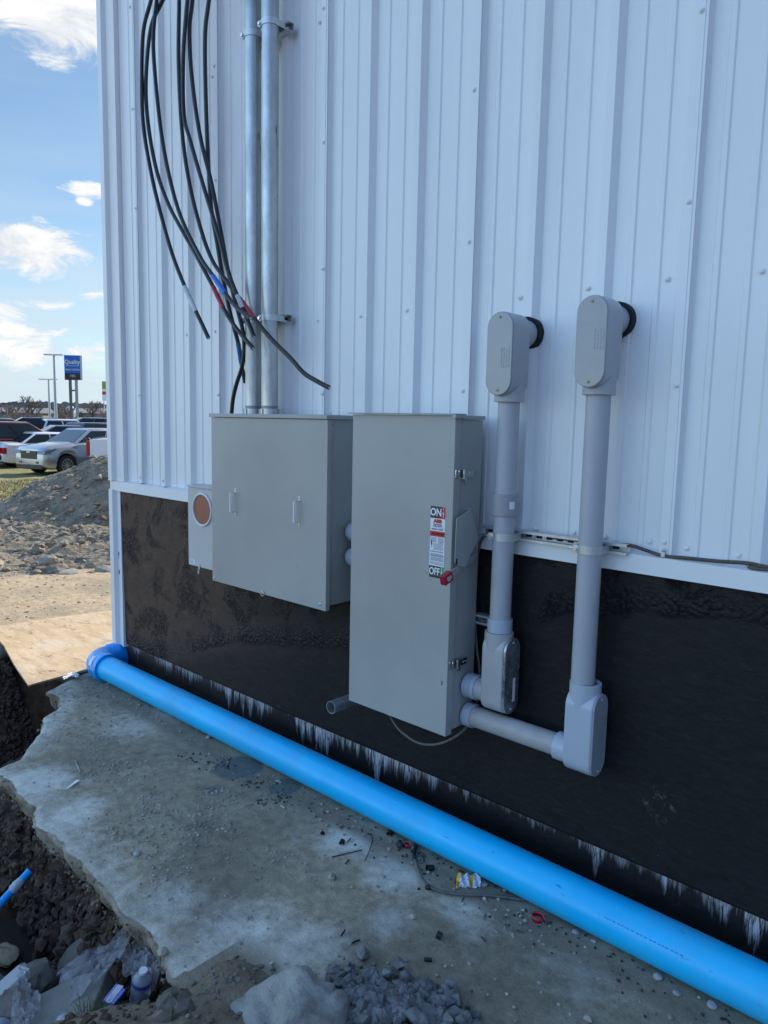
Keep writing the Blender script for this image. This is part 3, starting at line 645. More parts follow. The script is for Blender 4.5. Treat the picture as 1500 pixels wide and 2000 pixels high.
        ed=mth(t,'MULTIPLY',ramp(t,zz,[(0.,1.),(.012,0.)]),ramp(t,vnoise(t,P,30,4,.7),[(.45,0.),(.6,.6)])); ed=mth(t,'MULTIPLY',ed,left)
        film=mth(t,'MULTIPLY',mth(t,'MULTIPLY',ramp(t,zz,[(0.,.5),(.13,0.)]),st),left)
        mk=mth(t,'MAXIMUM',mth(t,'MAXIMUM',mth(t,'MULTIPLY',mth(t,'MULTIPLY',mk,st),.85),mth(t,'MULTIPLY',film,.05)),ed)
        col=mixc(t,mk,col,(.60,.60,.64))
    t.links.new(col,p.inputs['Base Color'])
    t.links.new(ramp(t,a,[(.35,.5),(.65,.66)]),p.inputs['Roughness']); p.inputs['Specular IOR Level'].default_value=.2
    hh=mth(t,'ADD',mth(t,'MULTIPLY',br,.38),mth(t,'ADD',mth(t,'MULTIPLY',lump,1.6),mth(t,'MULTIPLY',crack,-2.2)))
    hh=mth(t,'ADD',hh,mth(t,'MULTIPLY',a,.8))
    bn=nn(t,'ShaderNodeBump',i_Strength=.55,i_Distance=.010); t.links.new(hh,bn.inputs['Height']); t.links.new(bn.outputs[0],p.inputs['Normal'])
    return m
fw=MB(); 
nx=700; xsw=np.linspace(BX0+.012,3.1,nx); zsw=np.concatenate([[.2],np.linspace(.207,1.345,120)])
XW,ZW=np.meshgrid(xsw,zsw); YW=-.004+.008*fbm(XW,ZW,2.2,5,101)+.004*fbm(XW,ZW,14,4,102)*sstep(0,.03,ZW-np.interp(XW,[-4.42,-4.07,-3.52,-3.18,-2.6,-1.8,-1.41,-1.05,-.3],[.21,.33,.53,.585,.70,1.0,1.10,1.19,1.25])); YW[0]+=.02
fo=gridmesh('foundation_wall',XW,YW,ZW,tarmat(False)); fo.parent=bld; fo.location=-Vector((BX0,0,0))
zs2=np.linspace(-.05,.2068,12); XW,ZW=np.meshgrid(np.linspace(BX0+.012,3.1,300),zs2); YW=.014+.006*fbm(XW,ZW,3,4,103)
fo=gridmesh('foundation_footing',XW,YW,ZW,tarmat(True)); fo.parent=bld; fo.location=-Vector((BX0,0,0))
fs_=MB(); fs_.box((BX0+.012,.03,-.1),(BX0+.05,12,1.34)); fs_.build('foundation_wall',tarmat(False),bld,smooth=0)
# screws on the cladding
SCR=[(253.7,13.8),(225,33),(418,129),(414.6,150),(259,213),(230.7,267),(420.8,352),(264.4,406.6),(235.9,432.7),(631.8,16),(624,43),(631.8,278),(630.7,525),(620.8,626),(420,647.5),(364.5,654),(426,771),(629.6,769),(704,618),(794,606),(926,175),(916,472),(903.8,763.7),(1015,581),(1148,563),(1370,20),(1345,394),(1303,545),(1321,753),(1488,530),(242,767.5),(272,772),(244,902.5),(248,930),(273.5,932),(293,935.5),(318.5,938.5),(341.5,943),(1045.7,1032.4),(1119.8,1040.3),(1180.8,1048.5),(1268,1058),(1297,1059),(1340.4,1071.6),(1442,1084.6),(248,1062),(254,1235.6),(935,958),(1000,1018)]
for px,py in SCR:
    q=onY(px,py,0.); 
    if q.x<-4.9: y=-.007
    else:
        q2=onY(px,py,.030); ph=(q.x-X0)%P_
        y=-.003 if (ph>P_-.045 or ph<.008) else .0275
    q=onY(px,py,y); mb=MB()
    mb.lathe([(0,.0098),(.0018,.0095),(.003,.0065),(.0032,.0055),(.0065,.0052),(.0072,.0035),(.0072,0)],q,(0,-1,0),12)
    mb.build('screw',MT['trim'],bld,smooth=40)
# ================================================================== boxes
def small_screw(p,n,parent,r=.006,m=None,name='screw'):
    mb=MB(); mb.lathe([(0,r),(r*.35,r*.9),(r*.6,r*.5),(r*.6,r*.45),(r*.3,r*.3),(r*.3,0)],p,n,12); return mb.build(name,m or MT['zinc'],parent,smooth=40)
# instrument cabinet
cab=thing('electrical_cabinet','wide grey steel cabinet with two pull handles below the galvanised conduits','electrical cabinet',(-3.0,-.02,.945))
x0,x1,zb,zt,yf,yb=-3.483,-2.545,.965,1.880,-.205,-.004
mb=MB(); mb.box((x0+.012,yf,zb),(x1-.004,yb,zt)); mb.build('enclosure',MT['cabinet'],cab,bevel=.002)
mb=MB(); mb.box((x0,yf-.015,.945),(x1+.008,yf-.012,1.872)); mb.box((x0,yf-.012,.945),(x0+.003,yf+.01,1.872)); mb.box((x1+.005,yf-.012,.945),(x1+.008,yf+.012,1.872)); mb.box((x0+.003,yf-.012,.945),(x1+.005,yf+.006,.948)); mb.build('front_cover',MT['cabinet'],cab,bevel=.0015)
mb=MB(); mb.box((x0-.008,yf-.026,1.8745),(x1+.014,yb,1.895)); mb.build('rain_hood',MT['cabinet'],cab,bevel=.002)
mb=MB(); mb.box((x1-.0045,yf+.03,1.845),(x1-.001,yb-.01,1.8535)); mb.build('side_flange',MT['cabinet'],cab)
for cx_ in (-3.268,-2.742):
    hz=1.416; mb=MB(); a,b=.052,.078
    prof=[(-b,0),(-b,.0015),(-a-.002,.0015),(-a-.002,.030),(a+.002,.030),(a+.002,.0015),(b,.0015),(b,0),(a,0),(a,.0278),(-a,.0278),(-a,0)]
    mb.prism([(q,z) for z,q in prof],(cx_,yf-.015,hz),(0,-1,0),(0,0,1),(1,0,0),.013)
    h=mb.build('pull_handle',MT['zinc'],cab,bevel=.001)
    mb=MB(); mb.tube([(cx_+.0065-.004,yf-.046,hz-a),(cx_+.0065-.004,yf-.046,hz+a)],.005,10); mb.build('grip',MT['white'],h)
    for dz in (-.068,.068): small_screw((cx_+.0065,yf-.0165,hz+dz),(0,-1,0),h,.0035)
for px,py in ((418.5,1129),(625,1180)):
    q=onY(px,py,yf-.016); small_screw((q.x,yf-.015,q.z),(0,-1,0),cab,.008)
mb=MB(); q=onY(514,1157,yf-.016); mb.cyl((q.x,yf-.015,q.z),(q.x,yf-.022,q.z),.008,n=12); mb.tube([(q.x+.015*math.cos(t),yf-.022,q.z-.006+.012*math.sin(t)) for t in np.linspace(0,6.28,14)],.0015,6); mb.build('seal_ring',MT['zinc'],cab)
mb=MB(); mb.lathe([(0,.006),(.01,.006),(.012,.003),(.02,.003)],(-2.72,-.03,1.895),(0,0,1),10); mb.build('hood_bolt',MT['zinc'],cab)
# meter socket
ms=thing('meter_socket','light grey meter socket with a round brown blank, left of the wide cabinet','meter socket',(-3.7,-.02,.972))
mb=MB(); mb.box((-3.843,-.138,.980),(-3.497,-.022,1.46)); mb.build('enclosure',MT['cabinet2'],ms,bevel=.003)
mb=MB(); mb.box((-3.847,-.142,.975),(-3.495,-.1375,1.452)); mb.build('front_cover',MT['cabinet2'],ms,bevel=.0015)
mb=MB(); mb.box((-3.85,-.148,1.4545),(-3.494,-.022,1.466)); mb.build('rain_hood',MT['cabinet2'],ms,bevel=.002)
mb=MB(); cz=1.328; mb.lathe([(0,.098),(.004,.100),(.010,.099),(.013,.094),(.010,.089),(.002,.088)],(-3.69,-.142,cz),(0,-1,0),48); rg=mb.build('socket_ring',MT['trim'],ms)
mb=MB(); mb.lathe([(0,.0885),(.004,.0885),(.0045,0)],(-3.69,-.142,cz),(0,-1,0),48); mb.build('round_blank',MT['brownlens'],ms)
q=onY(377,1096,-.143); mb=MB(); mb.box((-3.838,-.1432,.983),(-3.775,-.1422,1.012)); st=mb.build('sticker',MT['white'],ms,smooth=0)
mb=MB()
for k in range(4): mb.box((-3.833,-.1438,.9865+k*.0065),(-3.782-.012*(k%2),-.1433,.9885+k*.0065))
mb.build('fine_print',mat('blue_grey_print',(.12,.16,.3),.5),st,smooth=0)
mb=MB(); mb.box((-3.735,-.147,.962),(-3.722,-.143,.990)); mb.tube([(-3.728+.008*math.cos(t),-.150,.955+.011*math.sin(t)) for t in np.linspace(0,6.28,14)],.002,6); mb.box((-3.733,-.153,.935),(-3.722,-.148,.955)); mb.build('hasp',MT['zinc'],ms)
# locking nipples between the two boxes
for z,lab in ((1.325,'upper'),(1.20,'lower')):
    mb=MB(); mb.lathe([(0,.040),(.014,.047),(.030,.050),(.046,.050),(.050,.046),(.140,.046),(.144,.050),(.160,.050),(.178,.046),(.200,.040)],(-2.533,-.058,z),(1,0,0),28)
    o=mb.build('conduit_nipple',MT['pvc_lt'],None); tag(o,lab+' short grey conduit nipple joining the wide cabinet to the tall switch','conduit nipple','nipples between the two boxes')
# disconnect switch
ds=thing('safety_switch','tall narrow grey disconnect switch with ON OFF label and red handle','safety switch',(-2.05,-.02,.56))
X1,X2,zb,zt,yf,yb=-2.338,-1.768,.560,1.900,-.245,-.048
mb=MB(); mb.box((X1+.012,yf+.003,zb+.012),(X2-.004,yb,zt-.018)); mb.build('enclosure',MT['cabinet'],ds,bevel=.003)
mb=MB(); mb.box((X1,yf-.006,zb),(X2+.004,yf-.003,zt-.002)); mb.box((X1,yf-.003,zb),(X1+.003,yf+.030,zt-.002)); mb.box((X2+.001,yf-.003,zb),(X2+.004,yf+.036,zt-.002)); mb.box((X1+.003,yf-.003,zb),(X2+.001,yf+.03,zb+.003)); mb.build('door',MT['cabinet'],ds,bevel=.002)
mb=MB(); mb.box((X1-.010,yf-.028,zt+.0015),(X2+.022,yf+.045,zt+.006)); mb.box((X2+.001,yf-.028,zt-.012),(X2+.022,yf-.024,zt+.0012)); mb.box((X2+.0185,yf-.0235,zt-.012),(X2+.022,yf+.045,zt+.0012)); mb.build('door_hood',MT['cabinet'],ds,bevel=.001)
mb=MB(); mb.box((X1+.008,yf+.048,zt-.016),(X2+.004,yb+.006,zt+.0)); mb.build('top_flange',MT['cabinet'],ds,bevel=.002)
mb=MB(); q=onY(863,1334,yf-.007); mb.box((q.x-.002,yf-.0075,q.z-.009),(q.x+.002,yf-.006,q.z+.009)); mb.build('mark',MT['ink'],ds,smooth=0)
fx=X2+.004
def latch(z):
    mb=MB(); mb.box((fx,yf-.001,z-.017),(fx+.006,yf+.014,z+.017)); mb.box((fx-.003,yf+.045,z-.014),(fx+.010,yf+.115,z+.014)); mb.cyl((fx+.008,yf+.052,z-.02),(fx+.008,yf+.052,z+.02),.005,n=10)
    o=mb.build('latch',MT['chrome'],ds,bevel=.001)
    mb=MB(); mb.tube(spline([(fx+.012,yf+.016,z-.018),(fx+.014,yf+.012,z),(fx+.012,yf+.016,z+.018),(fx+.012,yf+.06,z+.020)]),.0024,6); mb.tube([(fx+.012,yf+.016,z-.018),(fx+.012,yf+.06,z-.020)],.0024,6); mb.build('bail',MT['chrome'],o)
    mb=MB(); mb.prism([(.05,-.016),(.072,-.016),(.078,-.046),(.064,-.036)],(fx+.006,yf,z),(0,1,0),(0,0,1),(1,0,0),.003); mb.build('hasp_tab',MT['chrome'],o)
    for q in (.09,.105): small_screw((fx+.010,yf+q,z+.0),(1,0,0),o,.004)
latch(1.665); latch(.867)
# handle guard plate on the side: outline from the photo on the plane x = fx+.035
hp=[(891,1015),(919,994),(930,1023),(934,1052),(908,1108),(890,1099),(887,1090)]
hx=fx+.032
pl=[onX(a,b,hx) for a,b in ((891,1013),(919,995),(934,1050),(907,1108),(892,1104),(887,1097))]
mb=MB(); poly=[(p.y,p.z) for p in pl]; mb.prism(poly,(hx,0,0),(0,1,0),(0,0,1),(1,0,0),.003)
a,b=pl[1],pl[2]
mb.add([(hx,pl[1].y,pl[1].z),(hx,pl[1].y+.012,pl[1].z+.004),(fx,pl[1].y+.012,pl[1].z+.004),(fx,pl[1].y,pl[1].z)],[(0,1,2,3)])
mb.box((fx-.002,pl[1].y+.002,pl[2].z-.04),(hx,pl[1].y+.006,pl[1].z-.03)); mb.box((fx-.002,pl[3].y+.03,pl[3].z+.05),(hx,pl[3].y+.034,pl[3].z+.12))
hg=mb.build('handle_guard',MT['cabinet'],ds,bevel=.0008)
q=onX(892,1097,hx+.004); mb=MB(); mb.box((hx+.0032,q.y-.004,q.z-.012),(hx+.0036,q.y+.006,q.z+.012)); mb.build('slot',MT['hole'],hg,smooth=0)
# lever from under the guard forwards to the red grip
ga=onX(892,1108,hx-.012); gb=onX(868,1126,hx-.004)
dirv=(gb-ga).normalized(); upv=Vector((1,0,0)).cross(dirv).normalized()
mb=MB(); mb.box((-.16,-.0025,-.014),((gb-ga).length+.01,.0025,.014),ax=(dirv,Vector((1,0,0)),upv),o=ga+Vector((0,0,-.012))); lv=mb.build('lever',MT['cabinet'],ds,bevel=.001)
gc=onX(872,1129,hx)
mb=MB(); mb.box((-.029,-.014,-.020),(.029,.014,.020),ax=(dirv,Vector((1,0,0)),upv),o=gc); gp_=mb.build('grip',MT['redplastic'],ds,bevel=.003)
mb=MB()
for k,w_ in ((-.007,.015),(0,.018),(.007,.010)): mb.box((-w_,.0142,k-.0017),(w_,.0148,k+.0017),ax=(dirv,Vector((1,0,0)),upv),o=gc)
mb.build('raised_marking',MT['white'],gp_,smooth=0)
# --- label
lx0,lx1=-1.876,-1.800; ly=yf-.0068; lz0,lz1=1.229,1.527
mb=MB(); mb.box((lx0,ly,lz0),(lx1,ly+.0006,lz1)); lb=mb.build('warning_label',MT['white'],ds,smooth=0)
def lbox(name,m,a,b,c,d,k=1,par=lb):
    mb=MB(); mb.box((lx0+a*(lx1-lx0),ly-.0004*k,lz1-d*(lz1-lz0)),(lx0+b*(lx1-lx0),ly-.0004*k+.0003,lz1-c*(lz1-lz0))); return mb.build(name,m,par,smooth=0)
lbox('on_block',MT['labelblack'],0,.76,0,.165); lbox('on_arrow_block',MT['labelred'],.76,1,0,.165); lbox('off_block',MT['labelblack'],0,.76,.835,1); lbox('off_arrow_block',MT['labelgreen'],.76,1,.835,1)
lbox('danger_band',MT['labelred'],0,1,.345,.42)
def lt(s,size,m,u,v,bold=0,sx=1.): 
    return text(s,size,m,(lx0+u*(lx1-lx0),ly-.0012,lz1-v*(lz1-lz0)),(1,0,0),(0,0,1),lb,bold=bold,sx=sx)
lt('ON',.043,MT['white'],.38,.085,.0012,.85); lt('OFF',.043,MT['white'],.38,.915,.001,.74); lt('I',.012,MT['white'],.88,.035,.0003); lt('O',.015,MT['white'],.88,.972,.0003)
lt('ABB',.020,MT['labelred'],.5,.205,.0012,1.15); lt('Heavy Duty',.0088,MT['ink'],.5,.247); lt('Safety Switch',.0088,MT['ink'],.5,.272); lt('600 VOLT  AC/DC',.0075,MT['ink'],.5,.318,.0001); lt('DANGER',.0145,MT['ink'],.58,.383,.0003)
def arrow(u,v0,v1,up):
    mb=MB(); xx=lx0+u*(lx1-lx0); za=lz1-v0*(lz1-lz0); zb_=lz1-v1*(lz1-lz0); yy=ly-.0012
    mb.box((xx-.0012,yy,zb_),(xx+.0012,yy+.0003,za)); t=za if up else zb_; s=1 if up else -1
    mb.prism([(-.0045,t-s*.006),(.0045,t-s*.006),(0,t+s*.003)],(xx,yy+.0001,0),(1,0,0),(0,0,1),(0,-1,0),.0003); return mb.build('arrow',MT['white'],lb,smooth=0)
arrow(.88,.075,.15,True); arrow(.88,.85,.93,False)
mb=MB(); mb.prism([(-.006,-.005),(.006,-.005),(0,.006)],(lx0+.17*(lx1-lx0),ly-.001,lz1-.383*(lz1-lz0)),(1,0,0),(0,0,1),(0,-1,0),.0003); mb.build('warning_triangle',MT['ink'],lb,smooth=0)
mb=MB(); bx,bz=lx0+.12*(lx1-lx0),lz1-.53*(lz1-lz0); mb.prism([(-.001,.016),(.004,.016),(.0015,.003),(.005,.003),(-.001,-.018),(.0005,-.001),(-.003,-.001)],(bx,ly-.001,bz),(1,0,0),(0,0,1),(0,-1,0),.0003); mb.build('lightning_mark',MT['ink'],lb,smooth=0)
pm=mat('grey_fine_print',(.13,.14,.2),.5); mb=MB()
def lines(u0,u1,v0,v1,n,seed):
    rs=random.Random(seed)
    for k in range(n):
        v=v0+(v1-v0)*k/max(1,n-1); a=u0+rs.random()*.04; 
        while a<u1-.05:
            w_=rs.uniform(.05,.14); b=min(a+w_,u1-rs.random()*.03); mb.box((lx0+a*(lx1-lx0),ly-.0008,lz1-v*(lz1-lz0)-.0011),(lx0+b*(lx1-lx0),ly-.0005,lz1-v*(lz1-lz0)+.0009)); a=b+.02
lines(.03,.47,.435,.495,5,1); lines(.53,.98,.435,.505,6,2); lines(.25,.95,.52,.60,6,3); lines(.05,.95,.625,.637,2,4); lines(.05,.97,.665,.70,4,5); lines(.05,.97,.718,.758,4,6); lines(.05,.97,.78,.812,3,7)
lbx=mb.build('fine_print',pm,lb,smooth=0)
mb=MB(); mb.box((lx0+.02,ly-.0006,lz1-.296*(lz1-lz0)-.0005),(lx1-.004,ly-.0004,lz1-.296*(lz1-lz0)+.0005)); mb.build('rule',pm,lb,smooth=0)
# ================================================================== conduit bodies and PVC runs
def pill(w,L,n=14):      # centred, long axis v
    r=w/2; P=[]; h=L/2-r
    for i in range(n+1): t=math.pi*i/n; P.append((r*math.cos(t),h+r*math.sin(t)))
    for i in range(n+1): t=math.pi+math.pi*i/n; P.append((r*math.cos(t),-h+r*math.sin(t)))
    return P
def conduit_body(parent,c,n,h,L=.322,w=.118,nf=.080,nb=-.042,hub=.0,bm_=None,lid=None,out_len=.06,hub_len=.03,lidsc=None,outr=.055,thick=.0055,hub_end=None):
    """c: centre of the body on the conduit axis; n: cover normal; h: direction of the conduit hub"""
    bm_=bm_ or MT['pvc']; n=Vector(n); h=Vector(h); s=h.cross(n); c=Vector(c)
    mb=MB(); mb.prism(pill(w,L),c+n*nb,s,h,n,nf-nb); 
    body=mb.build('conduit_body',bm_,parent,smooth=50,bevel=.008,seg=3)
    mb=MB(); mb.prism(pill(w*.985,L*.99),c+n*(nf+.0006),s,h,n,thick); lo=mb.build('cover',lid or MT['cover'],body,smooth=50,bevel=.0028,seg=3)
    for k in (1,-1): small_screw(c+n*(nf+.0006+thick)+h*(k*(L/2-.022)),n,lo,.0055,lidsc or mat('brass_screw',(.35,.28,.15),.35,metal=.9))
    mb=MB(); a=c+h*(L/2-.06); b=c+h*(hub_end if hub_end else L/2+hub_len); mb.cyl(a,b,.0595,n=32,hollow=.044); mb.build('hub',bm_,body,bevel=.0015)
    mb=MB(); o=c-h*(L/2-.070); mb.cyl(o+n*(nb+.02),o+n*(nb-out_len),outr,n=32); mb.build('back_hub',bm_,body)
    return body,lo
def marks(parent,c,u,v,w,seed):
    rs=random.Random(seed); mb=MB(); c=Vector(c);u=Vector(u);v=Vector(v);w=Vector(w)
    for k in range(4):
        a=-.035
        while a<.035:
            b=a+rs.uniform(.006,.016); mb.box((a,k*.011-.0016,0),(b,k*.011+.0016,.0004),ax=(v,u,w),o=c); a=b+.004
    return mb.build('moulded_marking',mat('faint_moulded_print',(.34,.35,.38),.45),parent,smooth=0)
def run(x,zb_lb,zt_lb,label):
    return thing('conduit_run',label,'conduit run',(x,-.1,.7),'grey plastic conduit runs on the wall')
# right run
rr=run(-1.235,0,0,'taller right grey plastic conduit run ending in an all plastic elbow body below')
xr,yr=-1.235,-.1
b,l=conduit_body(rr,(xr,yr,(2.001+2.324)/2),(0,-1,0),(0,0,-1),hub_len=.022,out_len=.125)
marks(l,(xr+.016,yr-.0867,2.17),(1,0,0),(0,0,1),(0,-1,0),1)
mb=MB(); mb.cyl((xr,yr,.86),(xr,yr,2.02),.0445,n=40); mb.build('pipe',MT['pvc'],rr)
zc=.711; b,l=conduit_body(rr,(-1.222,yr,zc),(1,0,0),(0,0,1),L=.325,nf=.062,nb=-.052,hub_len=.030,out_len=.05,bm_=MT['pvc_lt'],lidsc=MT['pvc'])
zo=zc-.325/2+.070
mb=MB(); mb.cyl((-1.765,yr,zo),(-1.30,yr,zo),.0445,n=40); mb.build('pipe',MT['pvc_old'],rr)
mb=MB(); mb.cyl((-1.7635,yr,zo),(-1.722,yr,zo),.052,n=36); mb.build('adapter',MT['pvc_lt'],rr,bevel=.002)
# left run
lr=run(-1.612,0,0,'shorter left grey plastic conduit run with a dark coupling and a steel lidded elbow body')
xl,yl=-1.615,-.1
b,l=conduit_body(lr,(xl,yl,(1.977+2.299)/2),(0,-1,0),(0,0,-1),hub_len=.022,out_len=.125)
marks(l,(xl+.012,yl-.0868,2.12),(1,0,0),(0,0,1),(0,-1,0),2)
mb=MB(); mb.cyl((xl,yl,1.06),(xl,yl,1.99),.0435,n=40); mb.build('pipe',MT['pvc'],lr)
mb=MB(); mb.cyl((xl,yl,1.502),(xl,yl,1.590),.0535,n=40,hollow=.0436); cp=mb.build('coupling',mat('dark_grey_coupling',(.31,.31,.335),.4,var=.04),lr,bevel=.0015)
q=onY(1008,983,-.125); mb=MB()
for k in range(6):
    a=R_(-38+k*4.2); a2=R_(-38+(k+1)*4.2)
    mb.add([(xl+.0541*math.cos(t),yl+.0541*math.sin(t),z) for z in (1.532,1.562) for t in (a,a2)],[(0,1,3,2)])
mb.build('sticker',MT['white'],cp,smooth=0)
mb=MB(); mb.cyl((xl,yl,1.018),(xl,yl,1.073),.0515,n=40,hollow=.0436); mb.build('adapter',MT['pvc_lt'],lr,bevel=.0015)
zc=.842; L_=.325
b,l=conduit_body(lr,(xl-.002,yl,zc),(1,0,0),(0,0,1),L=L_,nf=.058,nb=-.046,hub_end=.175,out_len=.045,bm_=MT['castgrey'],lid=MT['lidmetal'],lidsc=MT['zinc'],w=.112,outr=.048,thick=.012)
zo=zc-L_/2+.070
mb=MB(); mb.box((xl+.0687,yl+.008,.73),(xl+.0693,yl+.026,.83)); mb.build('sticker',MT['white'],l,smooth=0)
mb=MB(); mb.cyl((-1.7635,yl,zo),(-1.728,yl,zo),.0535,n=36); mb.cyl((-1.7265,yl,zo),(-1.705,yl,zo),.0535,n=36); mb.cyl((-1.728,yl,zo),(-1.726,yl,zo),.05,n=36); mb.build('adapter',MT['pvc_lt'],lr,bevel=.0015)
mb=MB(); mb.cyl((-1.7045,yl,zo),(-1.65,yl,zo),.048,n=36); mb.build('body_hub',MT['castgrey'],lr)
# wall holes
for (px,py,lab,x_,z_) in ((1042,651,'',-1.615,2.233),(1221,624,'',-1.235,2.258)):
    mb=MB(); mb.cyl((x_,.031,z_),(x_,-.0015,z_),.0665,n=36); mb.build('wall_hole',MT['hole'],bld)
# galvanised conduits
def rigid(x,y,label,zb=1.896):
    t=thing('metal_conduit',label,'metal conduit',(x,y,zb),'galvanised conduits rising from the cabinet')
    mb=MB(); mb.cyl((x,y,zb+.03),(x,y,6.0),.0430,n=40); mb.build('pipe',MT['galv'],t)
    mb=MB(); n=8; mb.lathe([(0,.050),(.028,.050),(.030,.047),(.031,.044)],(x,y,zb),(0,0,1),12)
    for i in range(8):
        a=2*math.pi*i/8; mb.box((.049,-.005,.0),(.056,.005,.027),ax=(Vector((math.cos(a),math.sin(a),0)),Vector((-math.sin(a),math.cos(a),0)),Vector((0,0,1))),o=(x,y,zb))
    mb.build('locknut',MT['galv'],t); mb=MB(); mb.cyl((x,y,zb+.031),(x,y,zb+.044),.0445,n=36); mb.build('collar',mat('dull_thread',(.25,.27,.28),.5,metal=.6),t); return t
G1=rigid(-3.262,-.098,'left galvanised steel conduit rising from the wide cabinet'); G2=rigid(-3.120,-.098,'right galvanised steel conduit rising from the wide cabinet')
def strut(x0,x1,z,label,name='strut_channel',y0=0.,d=.041,h=.041,m=None,slots=True):
    t=MB(); w=.0025; zl,zh=z-h/2,z+h/2; ya,yb_=y0-.0005,y0-d
    # back plate with slots, opening to the viewer
    n=int((x1-x0)/.051); xs_=[x0]; 
    mb=MB()
    k=0; xx=x0+.012
    if slots:
        segs=[]
        while xx+.028<x1: segs.append((xx,xx+.028)); xx+=.047
        prev=x0
        for a,b_ in segs:
            mb.box((prev,ya-w,zl+w),(a,ya,zh-w)); mb.box((a,ya-w,zl+w),(b_,ya,z-.007)); mb.box((a,ya-w,z+.007),(b_,ya,zh-w)); prev=b_
        mb.box((prev,ya-w,zl+w),(x1,ya,zh-w))
    else: mb.box((x0,ya-w,zl+w),(x1,ya,zh-w))
    mb.box((x0,yb_,zl),(x1,ya,zl+w)); mb.box((x0,yb_,zh-w),(x1,ya,zh))
    mb.box((x0,yb_,zl+w),(x1,yb_+w,zl+.010)); mb.box((x0,yb_,zh-.010),(x1,yb_+w,zh-w))
    mb.box((x0,yb_+w,zl+.008),(x1,yb_+.010,zl+.010)); mb.box((x0,yb_+w,zh-.010),(x1,yb_+.010,zh-.008))
    o=mb.build(name,m or MT['zinc'],None,smooth=0,bevel=0)
    if slots: m2=MB(); m2.box((x0+.004,y0-.0003,zl+.004),(x1-.004,y0+.0012,zh-.004)); m2.build('slot_shade_strip',MT['hole'],o,smooth=0)  # added black strip: paints the shade behind the slots, not a real part
    return tag(o,label,'strut channel','slotted steel struts on the wall')
ZST=1.4165
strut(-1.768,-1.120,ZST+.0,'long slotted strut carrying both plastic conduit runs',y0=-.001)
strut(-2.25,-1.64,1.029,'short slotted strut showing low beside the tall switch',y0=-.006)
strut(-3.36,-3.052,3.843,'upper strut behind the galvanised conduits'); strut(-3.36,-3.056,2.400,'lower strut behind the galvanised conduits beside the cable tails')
for z_,n_ in ((3.60,1),(3.655,2)):
    mb=MB(); mb.cyl((-3.295,-.03,z_),(-3.345,-.075,z_),.007,n=10); mb.cyl((-3.33,-.062,z_),(-3.337,-.068,z_),.012,n=6); o=mb.build('bolt',MT['zinc'],None); tag(o,('lower' if n_==1 else 'upper')+' bolt sticking out left of the left galvanised conduit','bolt','bolts beside the galvanised conduit')
def strap(x,y,z,r,label,group):
    mb=MB(); h=.0155; n=28; t=.002
    for sgn in (1,):
        pts=[]
        for i in range(n+1):
            a=math.pi*(1.12)*i/n-math.pi*.56-math.pi/2; pts.append((x+(r+.0012)*math.cos(a),y+(r+.0012)*math.sin(a)))
        pts=[(pts[0][0]+.0,-.038)]+pts+[(pts[-1][0],-.038)]
        vs=[];fs=[]
        for (px_,py_) in pts:
            dx,dy=px_-x,py_-y; l_=math.hypot(dx,dy)
            for rr_ in (0,t):
                for zz in (z-h,z+h): vs.append((px_+dx/l_*rr_,py_+dy/l_*rr_,zz))
        for i in range(len(pts)-1):
            a=i*4;b_=a+4
            fs+=[(a,b_,b_+1,a+1),(a+2,a+3,b_+3,b_+2),(a,a+2,b_+2,b_),(a+1,b_+1,b_+3,a+3)]
        mb.add(vs,fs)
    o=mb.build('pipe_strap',MT['zinc'],None); tag(o,label,'pipe strap',group)
    # ears and bolt at the left side
    e=x-r*.80; ey=y-r*.80
    mb=MB(); mb.cyl((e-.004,ey+.012,z),(e-.004,ey-.004,z),.016,n=18); 
    b_=mb.build('strap_ear',MT['zinc'],o,bevel=.001)
    mb=MB(); mb.cyl((e-.004,ey-.004,z),(e-.004,ey-.012,z),.0085,n=6); mb.cyl((e-.018,ey+.006,z),(e-.034,ey+.006,z),.0035,n=8); mb.cyl((e-.014,ey+.006,z),(e-.021,ey+.006,z),.009,n=6); mb.build('strap_bolt',MT['chrome'],o)
    return o
GS='steel straps on the galvanised conduits'; PS='steel straps on the plastic conduits'
strap(-3.262,-.098,3.835,.0430,'strap on the left galvanised conduit near the top of the wall',GS)
strap(-3.120,-.098,3.845,.0430,'strap on the right galvanised conduit near the top of the wall',GS)
strap(-3.262,-.098,2.395,.0430,'lower strap on the left galvanised conduit behind the cable ends',GS)
strap(-3.120,-.098,2.398,.0430,'lower strap on the right galvanised conduit beside the cable ends',GS)
strap(xl,yl,ZST-.002,.0435,'strap clamping the shorter left plastic conduit to the long strut',PS)
strap(xr,yr,ZST-.003,.0445,'strap clamping the taller right plastic conduit to the long strut',PS)
# stub of open steel pipe under the switch
mb=MB(); q=onY(646,1382,-.27); mb.cyl((q.x,-.27,q.z),(q.x,.01,q.z),.0305,n=32,hollow=.0275); tag(mb.build('pipe_stub',MT['galv'],None),'open galvanised pipe stub sticking out of the wall under the tall switch','pipe stub')
